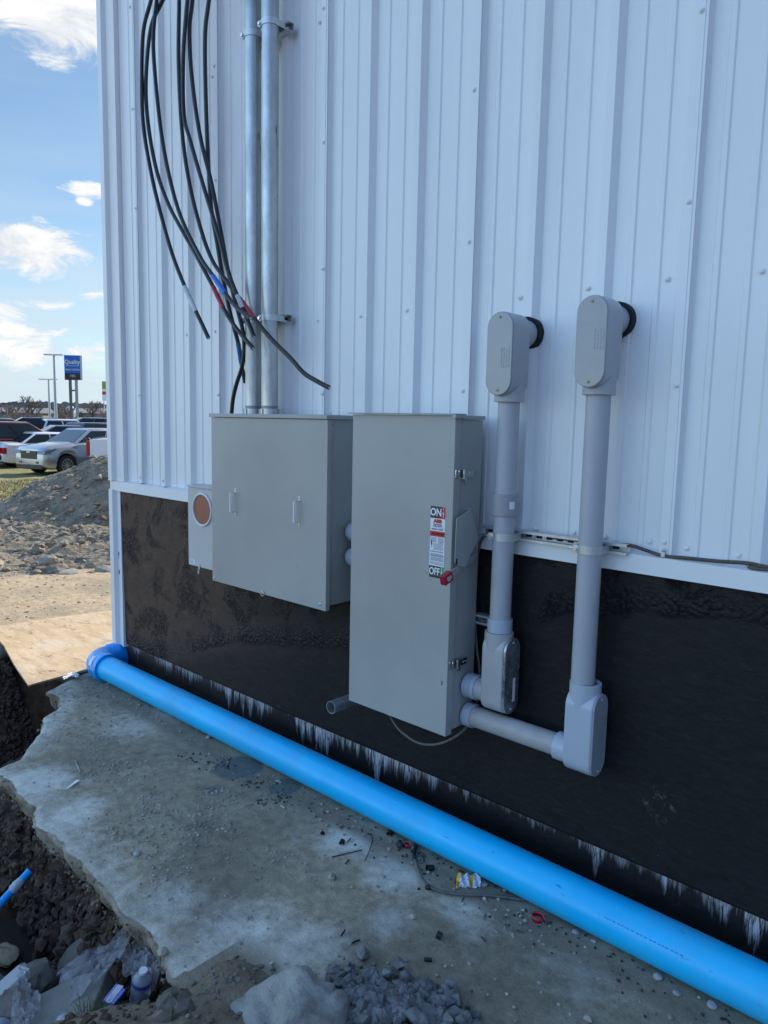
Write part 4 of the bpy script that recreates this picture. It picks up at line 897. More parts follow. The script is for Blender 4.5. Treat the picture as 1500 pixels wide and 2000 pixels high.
# ================================================================== cables
CG='black cable tails hanging beside the galvanised conduits'
def lerp(a,b,t): return a+(b-a)*t
def cable(label,px,ys_,tapes=(),r=.0115):
    n=len(px); 
    def yy(i): 
        f=i/(n-1)*(len(ys_)-1); k=min(int(f),len(ys_)-2); return lerp(ys_[k],ys_[k+1],f-k)
    pts=[onY(a,b,yy(i)) for i,(a,b) in enumerate(px)]
    d0=(pts[0]-pts[1]).normalized(); up=[pts[0]+Vector((.12,.02,1.2)),pts[0]+d0*.35]
    P=spline(up+pts,8)
    t=thing('cable',label,'cable',tuple(pts[-1]),CG)
    mb=MB(); mb.tube(P,r,10); mb.build('jacket',MT['black'],t,smooth=60)
    tn=(P[-1]-P[-2]).normalized(); mb=MB(); mb.cyl(P[-1]-tn*.001,P[-1]+tn*.004,r*.62,n=12); mb.build('conductor_end',MT['zinc'],t)
    for (p0,p1,m) in tapes:
        # closest spline stations by image position
        def near(q):
            best=None
            for i,p in enumerate(P):
                v=p-CAMP; z=v.dot(fwd); a=750+FPX*v.dot(r2)/z; b_=1000+FPX*v.dot(d2)/z; e=(a-q[0])**2+(b_-q[1])**2
                if best is None or e<best[0]: best=(e,i)
            return best[1]
        i0,i1=near(p0),near(p1)
        if i1<=i0: i1=i0+1
        mb=MB(); seg=P[i0:i1+1]; mb.tube(seg,[r*1.13+.0006*math.sin(k*2.1) for k in range(len(seg))],12); mb.build('phase_tape',MT[m],t,smooth=60)
    return t
cable('outermost left black cable with a white tape band near its free end',[(295,0),(280,61),(277,153),(280,245),(295,337),(313,414),(336,495),(361,560),(383,609),(396,636),(407,660)],(-.16,-.22,-.24,-.25),[((361,560),(383,609),'tape_white')])
cable('black cable with a red tape band ending lowest of the left group',[(318,0),(297,46),(288,107),(285,184),(292,261),(307,337),(329,399),(353,445),(381,495),(400,530),(416,560),(436,601),(452,628),(471,653),(494,680)],(-.15,-.20,-.22,-.23),[((416,560),(436,600),'tape_red')])
cable('black cable with a bright blue tape band ending in front of the left conduit',[(306,0),(300,61),(301,123),(313,245),(329,337),(353,423),(390,500),(416,539),(440,573),(462,600),(489,621)],(-.17,-.22,-.26,-.28),[((416,539),(440,573),'tape_blue')])
cable('longest black cable crossing both conduits to end by the siding at the right',[(350,0),(349,123),(356,261),(372,368),(396,460),(415,509),(433,536),(455,566),(475,592),(497,622),(529,661),(567,699),(593,728),(620,745),(643,757)],(-.14,-.16,-.20,-.205,-.18),[((472,588),(499,624),'tape_red')])
cable('black cable with a pale tape band ending against the left conduit',[(366,0),(358,107),(359,221),(372,276),(396,359),(427,460),(440,510),(452,549),(465,581),(474,602),(484,627),(496,657)],(-.16,-.20,-.215,-.22),[((464,579),(474,601),'tape_white')])
cable('black cable curling down into the top of the wide cabinet',[(376,0),(370,61),(375,153),(390,261),(412,353),(427,429),(440,500),(452,560),(464,605),(474,645),(477,680),(473,715),(462,750),(455,780),(452,812)],(-.13,-.16,-.165,-.13,-.11))
cable('rightmost black cable with a dark blue tape band ending behind the left conduit',[(408,0),(401,61),(401,153),(405,276),(412,399),(425,480),(436,545),(447,600),(457,640),(465,670),(471,708),(479,748)],(-.12,-.13,-.13,-.06),[((465,669),(471,708),'tape_teal')])
# ================================================================== cords on the wall
pts=[onY(*p,y) for p,y in (((1560,1115),-.005),((1500,1108),-.005),((1460,1100),-.006),((1400,1096),-.006),((1340,1090),-.007),((1296,1086),-.006),((1262,1075),-.008),((1234,1066),-.014),((1200,1063),-.018))]
pts+=[onY(1080,1050,-.02)]
t=thing('brown_cord','dusty brown cord running along the trim ledge to the right edge','cord',tuple(pts[-1]))
mb=MB(); mb.tube(spline(pts),.0068,8); mb.build('jacket',MT['wirebrown'],t,smooth=60)
q=onY(1295,1083,-.012); mb=MB(); mb.box((q.x-.008,q.y-.004,q.z-.010),(q.x+.008,q.y+.002,q.z+.010)); mb.build('cord_clip',MT['zinc'],t,bevel=.002); small_screw((q.x+.002,q.y-.001,q.z+.016),(0,-1,0),t,.007)
mb=MB(); mb.tube(spline([onY(1455,1104,-.008),onY(1472,1110,-.012),onY(1500,1113,-.012),onY(1540,1120,-.01)]),[.001]*4+[.005]*21,8); tag(mb.build('cord_tail',MT['wirebrown'],None),'frayed end of a second brown cord on the trim at the right edge','cord')
pts=[onY(*p,y) for p,y in (((962,1046),-.03),((947,1046),-.035),((938,1060),-.035),((933,1090),-.03),((930,1140),-.03),((928,1200),-.03),((931,1260),-.03),((936,1300),-.03),((937,1330),-.03),((932,1370),-.03),((922,1400),-.06),((908,1424),-.12),((880,1444),-.16),((848,1454),-.17),((815,1450),-.16),((785,1430),-.13),((770,1412),-.10),((760,1395),-.07))]
mb=MB(); mb.tube(spline(pts),.0058,8); tag(mb.build('grey_cord',MT['wire'],None,smooth=60),'grey cord dropping beside the tall switch and looping beneath it','cord')
# ================================================================== blue pipe
PR=.0845; PY=-.193; PZ=PR+.002
bp=thing('blue_pipe','long blue plastic pipe lying along the foot of the black wall','pipe',(-4.6,PY,0))
mb=MB(); mb.cyl((-4.83,PY,PZ),(2.2,PY,PZ),PR,n=64); mb.build('pipe',MT['blue'],bp)
ez=PZ+.005; ex=-4.87
el=MB(); el.lathe([(0,.0),(0,.086),(0,.101),(.10,.103),(.105,.098)],(-4.81,PY,PZ),(-1,0,0),48)
Rb=.115; arc=[(-4.90-Rb*math.sin(t),PY+Rb-Rb*math.cos(t),PZ) for t in np.linspace(0,math.pi/2,16)]
el.tube([(-4.88,PY,PZ)]+arc+[(-4.90-Rb,PY+Rb+.03,PZ)],.096,48)
elb=el.build('elbow',MT['blue2'],bp,smooth=50)
mb=MB(); mb.cyl((-4.90-Rb,PY+Rb+.0,PZ),(-4.90-Rb,PY+Rb+.11,PZ),.104,n=48); mb.build('elbow_socket',MT['blue2'],bp,bevel=.003)
mb=MB(); mb.cyl((-4.90-Rb,PY+Rb+.11,PZ),(-4.90-Rb,3.2,PZ),PR,n=48); mb.build('pipe',MT['blue'],bp)
mb=MB()
for k in range(8):
    a0=R_(195+k*5); a1=R_(195+(k+1)*5)
    mb.add([(x,PY+.1045*math.cos(a),PZ-.1045*math.sin(a)) for x in (-4.905,-4.865) for a in (a0,a1)],[(0,1,3,2)])
mb.build('sticker',MT['white'],elb,smooth=0)
# printed line on the pipe
pt=mat('faint_pipe_print',(.006,.20,.55),.5); mb=MB(); rs=random.Random(4)
for seg in ((-1.02,-.74),):
    x=seg[0]
    while x<seg[1]:
        w_=rs.uniform(.004,.012); a=R_(222)
        for (r0,a0,a1) in ((PR+.0004,R_(207),R_(210)),):
            mb.add([(xx,PY+r0*math.cos(aa),PZ-r0*math.sin(aa)) for xx in (x,x+w_) for aa in (a0,a1)],[(0,1,3,2)])
        x+=w_+rs.uniform(.003,.009)
mb.build('printing',pt,bp,smooth=0)
# ================================================================== plywood
def plym():
    m=bpy.data.materials.new('plywood'); m.use_nodes=True; t=m.node_tree; p=t.nodes['Principled BSDF']; g=t.nodes.new('ShaderNodeTexCoord').outputs['Object']
    a=vnoise(t,g,3,9,.7,.6,sc=(1,4,1)); b=vnoise(t,g,30,8,.75,sc=(.5,5,1)); c=vnoise(t,g,9,8,.8,.9,sc=(.5,1,1))
    col=ramp(t,a,[(.3,(.33,.22,.115)),(.5,(.46,.33,.19)),(.68,(.54,.42,.27))]); col=mixc(t,ramp(t,b,[(.35,.6),(.55,0.)]),col,(.28,.17,.09))
    col=mixc(t,ramp(t,c,[(.57,0.),(.60,.8)]),col,(.13,.085,.05)); col=mixc(t,ramp(t,vnoise(t,g,1.6,6,.6),[(.5,0.),(.72,.55)]),col,(.46,.42,.35))
    t.links.new(col,p.inputs['Base Color']); p.inputs['Roughness'].default_value=.8
    bn=nn(t,'ShaderNodeBump',i_Strength=.3,i_Distance=.004); t.links.new(b,bn.inputs['Height']); t.links.new(bn.outputs[0],p.inputs['Normal']); return m
MT['ply']=plym()
cA,cB,cC,cD,cE=onZ(-160,1222,.03),onZ(240,1190,.03),onZ(182,1314,.03),onZ(55,1336,.03),onZ(-30,1215,.03)
def plywood():
    n=26; mb=MB(); 
    L0=onZ(55,1336,.03); L1=Vector((-6.95,-.35,.02)); Rr0=Vector((-5.08,-.15,.02)); Rr1=Vector((-6.95,.95,.0))
    lf=[L0,onZ(28,1300,.02),onZ(0,1252,.0),Vector((-6.95,-.30,-.03))]
    top=[];
    ls=spline(lf,9); m=len(ls)
    for i,a in enumerate(ls):
        f=i/(m-1); b=Vector((lerp(-5.08,-6.75,f),lerp(.45,1.05,f),0)); bz=.012-.05*f
        row=[]
        if i==0: b=Vector((-5.085,.5,0))
        for k in range(13):
            g_=k/12; p=Vector((lerp(a.x,b.x,g_),lerp(a.y,b.y,g_),0)); z=.022*(1-f)+(-.05)*f+.03*(1-g_)**2*math.sin(f*3.1)+.004*math.sin(g_*7+f*5); row.append((p.x,p.y,z))
        top.append(row)
    vs=[p for r in top for p in r]; k=len(vs); vs+=[(p[0],p[1],p[2]-.012) for r in top for p in r]; fs=[]
    for i in range(m-1):
        for j in range(12): a=i*13+j; fs.append((a,a+1,a+14,a+13)); fs.append((k+a,k+a+13,k+a+14,k+a+1))
    for i in range(m-1): fs.append((i*13,(i+1)*13,k+(i+1)*13,k+i*13)); fs.append((i*13+12,k+i*13+12,k+(i+1)*13+12,(i+1)*13+12))
    for j in range(12): fs.append((j,k+j,k+j+1,j+1)); a=(m-1)*13+j; fs.append((a,a+1,k+a+1,k+a))
    mb.add(vs,fs); tag(mb.build('plywood_sheet',MT['ply'],None,smooth=60),'weathered sunlit plywood sheet lying on the dirt past the building corner','plywood sheet')
plywood()
# ================================================================== debris on the slab
def gq(px,py,z=.006): return onZ(px,py,z)
def ring(px,py,r,h,label,m='blackdull',tilt=0.3,group='black cable jacket offcuts on the slab'):
    q=gq(px,py,r*.7); ax=Vector((math.cos(px),math.sin(px),tilt)).normalized(); mb=MB(); mb.cyl(q-ax*h/2,q+ax*h/2,r,n=18,hollow=r*.78); tag(mb.build('cable_offcut',MT[m],None),label,'cable offcut',group)
ring(668,1645,.012,.018,'black jacket ring lying on the dry patch left of the bent black strip')
ring(630,1627,.009,.012,'small black ring beside the washer')
ring(840,1695,.013,.03,'black coil offcut just above the ground cord')
ring(836,1733,.010,.016,'black ring touching the underside of the ground cord')
ring(858,1827,.013,.02,'black ring standing alone on the dark round stain')
ring(762,1626,.013,.026,'black offcut tucked under the blue pipe')
ring(782,1650,.015,.03,'black coil offcut under the pipe next to the red tape piece')
mb=MB(); q=gq(836,1874,.008); ax=Vector((.8,.6,0)).normalized(); mb.cyl(q-ax*.014,q+ax*.014,.0065,n=14,hollow=.005); tag(mb.build('cable_offcut',MT['blackdull'],None),'short black tube offcut lowest on the slab','cable offcut','black cable jacket offcuts on the slab')
def strip(label,pts,r=.0022,m='blackdull',name='black_strip',cat='strip'):
    P=spline([gq(a,b,r+.003) for a,b in pts],6) if len(pts)>2 else [gq(a,b,r+.003) for a,b in pts]
    mb=MB(); mb.tube(P,r,6); tag(mb.build(name,MT[m],None),label,cat)
strip('straight black strip on the dry patch',[(648,1674),(707,1660)])
strip('long curved black strip right of the straight one',[(713,1681),(722,1660),(727,1640),(724,1630)],.0018)
strip('stubby black strip beneath the straight one',[(675,1687),(682,1679)],.003)
strip('small black strip near the middle stain',[(666,1828),(674,1816)],.003)
strip('bent black scrap left of the dark round stain',[(688,1842),(696,1838),(703,1836)],.0035)
strip('thin black strip right of the black jacket ring',[(678,1645),(685,1637)],.0025)
strip('thin black sliver near the ground cord end',[(902,1760),(906,1753)],.0025)
strip('thin black sliver nearest the red tape roll',[(940,1830),(948,1838)],.0022)
strip('pale wooden sliver upper left on the slab',[(147,1486),(157,1509)],.0035,'pebble','wood_sliver','sliver')
def nail(label,a,b):
    P0,P1=gq(*a),gq(*b); t=MB(); t.cyl(P0,P1,.0022,n=8); d=(P1-P0).normalized(); t.cyl(P1,P1+d*.003,.005,n=10); tag(t.build('screw',MT['zinc'],None),label,'screw','loose screws on the slab')
nail('loose screw by the puddle left of the blue pipe',(445,1570),(462,1566)); nail('loose screw in the puddle crumbs',(408,1507),(417,1502)); nail('loose screw near the washer',(602,1629),(611,1624)); nail('loose screw lying halfway along the dark damp area',(548,1573),(555,1578))
mb=MB(); q=gq(580,1634,.004); mb.cyl(q,q+Vector((0,0,.002)),.013,n=20,hollow=.005); tag(mb.build('washer',MT['zinc'],None),'flat round washer on the slab','washer')
mb=MB(); a,b,c=gq(125,1545,.008),gq(157,1524,.012),gq(148,1524,.004); mb.add([a,b,c,a+Vector((0,0,.002)),b+Vector((0,0,.002)),c+Vector((0,0,.002))],[(0,1,2),(3,5,4),(0,3,4,1),(1,4,5,2),(2,5,3,0)]); tag(mb.build('metal_scrap',MT['trim'],None,smooth=0),'thin triangular white scrap of siding on the slab','scrap')
# ground cord
pts=[onZ(*p,.008) for p in ((812,1652),(808,1668),(812,1685),(818,1702),(826,1718),(842,1733),(868,1742),(905,1747),(945,1748),(985,1752),(1025,1757),(1050,1756))]
t=thing('ground_cord','grey rubber cord lying on the slab and running under the blue pipe','cord',tuple(pts[0])); mb=MB(); mb.tube(spline(pts),.0062,8,sy=.8); mb.build('jacket',MT['wire'],t,smooth=60)
P=spline(pts)[:14]; mb=MB(); mb.tube(P,[.0085 if k%2 else .0066 for k in range(len(P))],10); mb.build('strain_relief',MT['blackdull'],t,smooth=0)
# red tape scrap, small red bits
def redroll(px,py,r,label):
    q=gq(px,py,.0); mb=MB(); P=[(q.x+r*math.cos(t),q.y+r*.9*math.sin(t),.002+.002*math.sin(t)) for t in np.linspace(.2,5.9,26)]; e=Vector((P[0][0]+r*.5,P[0][1]-r*.1,.002)); P=[tuple(e)]+P
    vs=[];fs=[]
    for i,p in enumerate(P): vs+=[p,(p[0],p[1],p[2]+.019)]
    for i in range(len(P)-1): fs.append((2*i,2*i+2,2*i+3,2*i+1))
    mb.add(vs,fs); o=mb.build('tape_curl',MT['redplastic'],None,smooth=60); so_=o.modifiers.new('s','SOLIDIFY'); so_.thickness=.0016; tag(o,label,'tape')
redroll(1050,1797,.022,'curl of red tape on the slab at the edge of the blue pipe')
redroll(795,1655,.012,'small scrap of pink red tape beside the cord end')
mb=MB(); q=gq(665,1617,.004); mb.box((q.x-.012,q.y-.004,.003),(q.x+.012,q.y+.005,.007)); tag(mb.build('red_scrap',MT['redplastic'],None,bevel=.002),'tiny red scrap near the pipe left of the tape','scrap')
# wrapper
wmat=mat('white_wrapper',(.62,.66,.74),.5,var=.12,vscale=60); ymat=mat('yellow_wrapper',(.62,.42,.02),.5)
def wrapper():
    q=gq(915,1722,.018); n=13; mb=MB(); vs=[];fs=[];rs=random.Random(3)
    u=rt; v=Vector((-.3,.6,.75)).normalized()
    for j in range(n):
        for i in range(n+4):
            a=(i/(n+3)-.5)*.098; b=(j/(n-1)-.5)*.055*(1+.25*math.sin(i*1.2)); p=q+u*a+v*b+u.cross(v)*(rs.uniform(-.007,.007)+.010*math.sin(i*1.5+j*.5)); p.z=max(p.z,.004); vs.append(p)
    m_=n+4
    for j in range(n-1):
        for i in range(m_-1): a=j*m_+i; fs.append((a,a+1,a+m_+1,a+m_))
    mb.add(vs,fs); o=mb.build('crumpled_wrapper',[wmat,ymat],None,smooth=0)
    for k,f in enumerate(o.data.polygons):
        i=k%(m_-1)
        if i in (0,1,9,10): f.material_index=1
    so_=o.modifiers.new('s','SOLIDIFY'); so_.thickness=.0008; tag(o,'crumpled white and yellow paper wrapper against the blue pipe','wrapper')
wrapper()
# crumpled foil debris by plywood
mb=MB(); rs=random.Random(9)
for i in range(10): q=onZ(130+rs.uniform(-16,22),1322+rs.uniform(-5,4),.02); clod(mb,q,rs.uniform(.012,.028),(1,1,.35),1,.5,rs=rs)
tag(mb.build('crumpled_plastic',MT['white'],None,smooth=0),'crumpled white plastic between the plywood and the slab','plastic')
mb=MB(); q=onZ(890*0+938,1999,.01); clod(mb,onZ(936,2003,.01),.014,(1,1,.6),1,.3); tag(mb.build('green_scrap',mat('green_plastic',(.02,.30,.2),.4),None),'green plastic scrap at the bottom edge by the gravel','scrap')
mb=MB(); q=onZ(22,1697,-.35)
# ================================================================== things in the trench
def concrete_chunk():
    zt_=-.13; P=[onZ(*p,z) for p,z in (((212,1890),-.20),((150,1905),-.24),((70,1945),-.27),((55,2010),-.2),((150,2040),-.12),((175,1980),-.14))]
    mb=MB(); n=len(P); dn_=Vector((.02,.03,-.10)); vs=P+[p+dn_+Vector((.02,0,0)) for p in P]; mb.add(vs,[tuple(range(n)),tuple(range(n,2*n))[::-1]]+[(i,n+i,n+(i+1)%n,(i+1)%n) for i in range(n)])
    o=mb.build('concrete_chunk',mat('broken_concrete',(.185,.18,.16),.85,var=.25,vscale=8,bump=.5,bscale=30,bdist=.008),None,smooth=0,bevel=.006)
    tag(o,'flat broken slab of concrete tipped into the trench','concrete chunk'); return o
concrete_chunk()
def rockchunk(label,px,py,z,r,sq,seed,m='stone'):
    rs=random.Random(seed); c=onZ(px,py,z); mb=MB(); clod(mb,c,r,sq,3,.18,rs=rs); tag(mb.build('rock',MT[m],None,smooth=30),label,'rock')
rockchunk('rough grey rock beside the trench water',70,1912,-.42,.075,(1.15,1,.75),5,'rubble')
rockchunk('pale lumpy rock standing in the trench water',8,1865,-.75,.07,(1.4,.8,.3),6,'ply')
mb=MB(); rs=random.Random(12)
for i in range(150):
    px=rs.uniform(-40,360); py=rs.uniform(1900,2040)
    if px>150 and py<1915: continue
    q=onZ(px,py,-.2); z=tz(q.x,q.y); q=onZ(px,py,z)
    clod(mb,(q.x,q.y,tz(q.x,q.y)),rs.choice((.012,.02,.028,.035)),(1,1,.7),1,.3,rs=rs)
tag(mb.build('trench_rubble',mat('dirty_rubble',(.14,.12,.095),.9,var=.5,vscale=8),None,smooth=0),'loose grey rubble in the near end of the trench','rubble',kind='stuff')
def flat_rock(label,px,py,z,r,rz,seed,tilt=.2):
    rs=random.Random(seed); c=onZ(px,py,z); n=7; q=Matrix.Rotation(tilt,3,'X')@Matrix.Rotation(rz,3,'Z'); mb=MB(); lo=[];hi=[]
    for k in range(n):
        a=2*math.pi*k/n+rs.uniform(-.25,.25); rr_=r*rs.uniform(.7,1.15); lo.append(c+q@Vector((rr_*math.cos(a)*1.3,rr_*math.sin(a)*.8,-.03))); hi.append(c+q@Vector((rr_*math.cos(a)*1.25,rr_*math.sin(a)*.76,.03+rs.uniform(-.006,.006))))
    top=sum(hi,Vector())/n; vs=lo+hi+[top]; mb.add(vs,[tuple(range(n))[::-1]]+[(i,(i+1)%n,n+(i+1)%n,n+i) for i in range(n)]+[(n+i,n+(i+1)%n,2*n) for i in range(n)])
    tag(mb.build('rock',mat('split_rock',(.15,.135,.11),.9,var=.35,vscale=9,bump=.7,bscale=28,bdist=.012),None,smooth=0,bevel=.004),label,'rock')
flat_rock('flat split rock half under the clear plastic at the left edge of the trench',30,1975,-.26,.085,.4,1)
flat_rock('flat split rock between the concrete chunk and the blue labelled bottle',235,1995,-.14,.07,1.4,2,-.25)
flat_rock('dark flat rock leaning on the trench bank behind the concrete chunk',150,1880,-.42,.09,2.2,3,.5)
# board
a,b=onZ(-60,1990,-.33),onZ(48,1893,-.33); d=(b-a).normalized(); mb=MB(); mb.box((0,-.030,-.012),((b-a).length,.030,.012),ax=(d,d.cross(Vector((0,0,1))).normalized(),Vector((0,0,1))),o=a)
tag(mb.build('painted_board',mat('peeling_white_paint',(.50,.50,.48),.6,var=.1,vscale=10,speck=(7,.56,(.09,.06,.035))),None,bevel=.002),'peeling white painted board end poking into the trench','board')
# small blue pipe with tape
a,b=onZ(-45,1815,-.34),onZ(58,1701,-.20); t=thing('small_blue_pipe','thin bright blue water pipe wrapped with clear tape rising from the trench','pipe',tuple(b)); mb=MB(); mb.cyl(a,b,.0165,n=20,hollow=.013); mb.build('pipe',MT['blue2'],t)
d=(b-a); mb=MB(); m0=a+d*.63; m1=a+d*.84; P=[m0+(m1-m0)*k/8 for k in range(9)]; mb.tube(P,[.017,.021,.023,.021,.024,.022,.020,.019,.017],12); mb.build('tape_wrap',mat('clear_tape',(.42,.47,.52),.3,var=.3,vscale=40,bump=.5,bscale=60),t)
# plastic sheets
shm=bpy.data.materials.new('clear_plastic_film'); shm.use_nodes=True; tt=shm.node_tree; pp=tt.nodes['Principled BSDF']; pp.inputs['Base Color'].default_value=(.35,.36,.40,1); pp.inputs['Roughness'].default_value=.16
gg=tt.nodes.new('ShaderNodeTexCoord').outputs['Object']; nz=vnoise(tt,gg,22,7,.6,.6)
tt.links.new(ramp(tt,nz,[(.35,.22),(.7,.62)]),pp.inputs['Alpha']); bn=nn(tt,'ShaderNodeBump',i_Strength=1.,i_Distance=.01); tt.links.new(nz,bn.inputs['Height']); tt.links.new(bn.outputs[0],pp.inputs['Normal'])
def sheet(label,corners,seed,amp=.02,n=26):
    c=[onZ(*p) for p in corners]; mb=MB(); vs=[];fs=[]
    A=np.zeros((n,n))
    for j in range(n):
        for i in range(n):
            u,v=i/(n-1),j/(n-1); p=(c[0]*(1-u)+c[1]*u)*(1-v)+(c[3]*(1-u)+c[2]*u)*v
            e=float(fbm([u*5+seed],[v*5],1,4,seed)[0]); e2=float(fbm([u*4+seed*3],[v*4+8],1,3,seed+5)[0]); vs.append(p+Vector((.05*e2,.05*e,amp*4*e)))
    for j in range(n-1):
        for i in range(n-1): a=j*n+i; fs.append((a,a+1,a+n+1,a+n))
    mb.add(vs,fs); tag(mb.build('plastic_sheet',shm,None,smooth=60),label,'plastic sheet','crumpled clear plastic in the trench')
sheet('large crumpled clear plastic sheet draped from the slab edge into the trench',[(110,1900,-.33),(262,1795,-.16),(235,1870,-.10),(130,1960,-.18)],3)
sheet('clear plastic sheet bulging against the broken slab edge',[(225,1860,-.22),(285,1832,-.12),(322,1880,-.06),(285,1945,-.10)],8,.03)
sheet('clear plastic film over the near concrete chunk',[(15,1930,-.25),(45,1880,-.28),(85,1960,-.18),(40,2030,-.1)],13)
# bottles
btm=bpy.data.materials.new('clear_bottle'); btm.use_nodes=True; pp=btm.node_tree.nodes['Principled BSDF']; pp.inputs['Base Color'].default_value=(.34,.38,.46,1); pp.inputs['Roughness'].default_value=.08; pp.inputs['Alpha'].default_value=.62
lbm=mat('blue_bottle_label',(.03,.07,.35),.4,var=.3,vscale=30)
def bottle(label,a,b,r,lab=True,cap=True):
    a=onZ(*a); b=onZ(*b); L=(b-a).length; d=(b-a)/L; t=thing('plastic_bottle',label,'plastic bottle',tuple(a),'discarded bottles in the trench')
    prof=[(0,.0),(0,r*.7),(L*.04,r)]
    for k in range(9): h=L*(.08+.055*k); prof+=[(h,r*(.94 if k%2 else 1))]
    prof+=[(L*.60,r),(L*.72,r),(L*.84,r*.72),(L*.92,r*.38),(L,r*.36)]
    mb=MB(); mb.lathe(prof,a,d,24); mb.build('bottle',btm,t,smooth=60)
    if lab: mb=MB(); mb.lathe([(L*.60,r*1.02),(L*.72,r*1.02)],a,d,24); mb.build('label_band',lbm,t)
    if cap: mb=MB(); mb.lathe([(L*.93,r*.42),(L*1.01,r*.42),(L*1.01,0)],a,d,16); mb.build('cap',MT['white'],t)
bottle('clear bottle with a blue neck band standing against the slab edge',(272,1952,-.16),(280,1895,-.03),.034)
bottle('clear bottle bottom end lying nearest the grass tuft',(120,2030,-.10),(128,1985,-.13),.034,False,False)
bottle('clear bottle end at the bottom left corner',(-10,2030,-.2),(12,1995,-.2),.034,False,False)
mb=MB(); P=[onZ(*p) for p in ((200,1960,-.15),(228,1925,-.12),(246,1938,-.10),(222,1968,-.12))]; n=4; vs=P+[p+Vector((0,0,.012)) for p in P]; mb.add(vs,[(0,1,2,3)[::-1],(4,5,6,7)]+[(i,(i+1)%4,4+(i+1)%4,4+i) for i in range(4)])
o=mb.build('flattened_label',lbm,None,bevel=.003); tag(o,'crushed bottle with a navy and white label beside the clear bottle','crushed bottle')
mb=MB(); Cn=sum(P,Vector())/4+Vector((0,0,.0135)); u=(P[1]-P[0]).normalized(); v=(P[3]-P[0]).normalized(); w_=u.cross(v).normalized(); w_=w_ if w_.z>0 else -w_
for k in range(4): mb.box((-.03,-.018+k*.010,0),(.03,-.014+k*.010,.0006),ax=(u,v,w_),o=Cn)
mb.box((-.0305,-.018,0),(-.028,.016,.0006),ax=(u,v,w_),o=Cn); mb.build('printing',MT['white'],o,smooth=0)
mb=MB(); q=onZ(28,1700,-.25); clod(mb,onZ(28,1690,-.25),.014,(.7,1,1.2),1,.2); tag(mb.build('dead_leaf',mat('tan_leaf',(.30,.15,.06),.7),None,smooth=0),'tan dead leaf on the dark trench bank','leaf')
# grass
def blades(name,label,centers,n,h,mcol,w_=.003,rs=None):
    rs=rs or random.Random(2); mb=MB(); vs=[];fs=[]
    for i in range(n):
        x,y,z=centers(rs); a=rs.uniform(0,6.28); l=h*rs.uniform(.5,1.2); ln=rs.uniform(.2,.9)*l; dx,dy=math.cos(a),math.sin(a); k=len(vs); ww=w_*rs.uniform(.6,1.2)
        vs+=[(x-dy*ww,y+dx*ww,z),(x+dy*ww,y-dx*ww,z),(x+dx*ln*.4+dy*ww*.6,y+dy*ln*.4-dx*ww*.6,z+l*.65),(x+dx*ln*.4-dy*ww*.6,y+dy*ln*.4+dx*ww*.6,z+l*.65),(x+dx*ln,y+dy*ln,z+l)]; fs+=[(k,k+1,k+2,k+3),(k+3,k+2,k+4)]
    mb.add(vs,fs); return tag(mb.build(name,mcol,None,smooth=0),label,'grass',kind='stuff')
q0=onZ(185,1995,-.10)
blades('grass_tuft','tuft of dry green grass in the near corner of the trench',lambda r:(q0.x+r.gauss(0,.035),q0.y+r.gauss(0,.03),-.11),260,.06,mat('dry_green_grass',(.10,.11,.035),.6,var=.5,vscale=40),.0011)
def lc(r):
    x=r.uniform(-25,-13); y=r.uniform(2.5,14); return (x,y,tz(x,y)-.005)
blades('lawn_grass','dry yellow green grass before the parked cars',lc,26000,.07,mat('winter_lawn_grass',(.26,.235,.085),.7,var=.5,vscale=.8),.012)
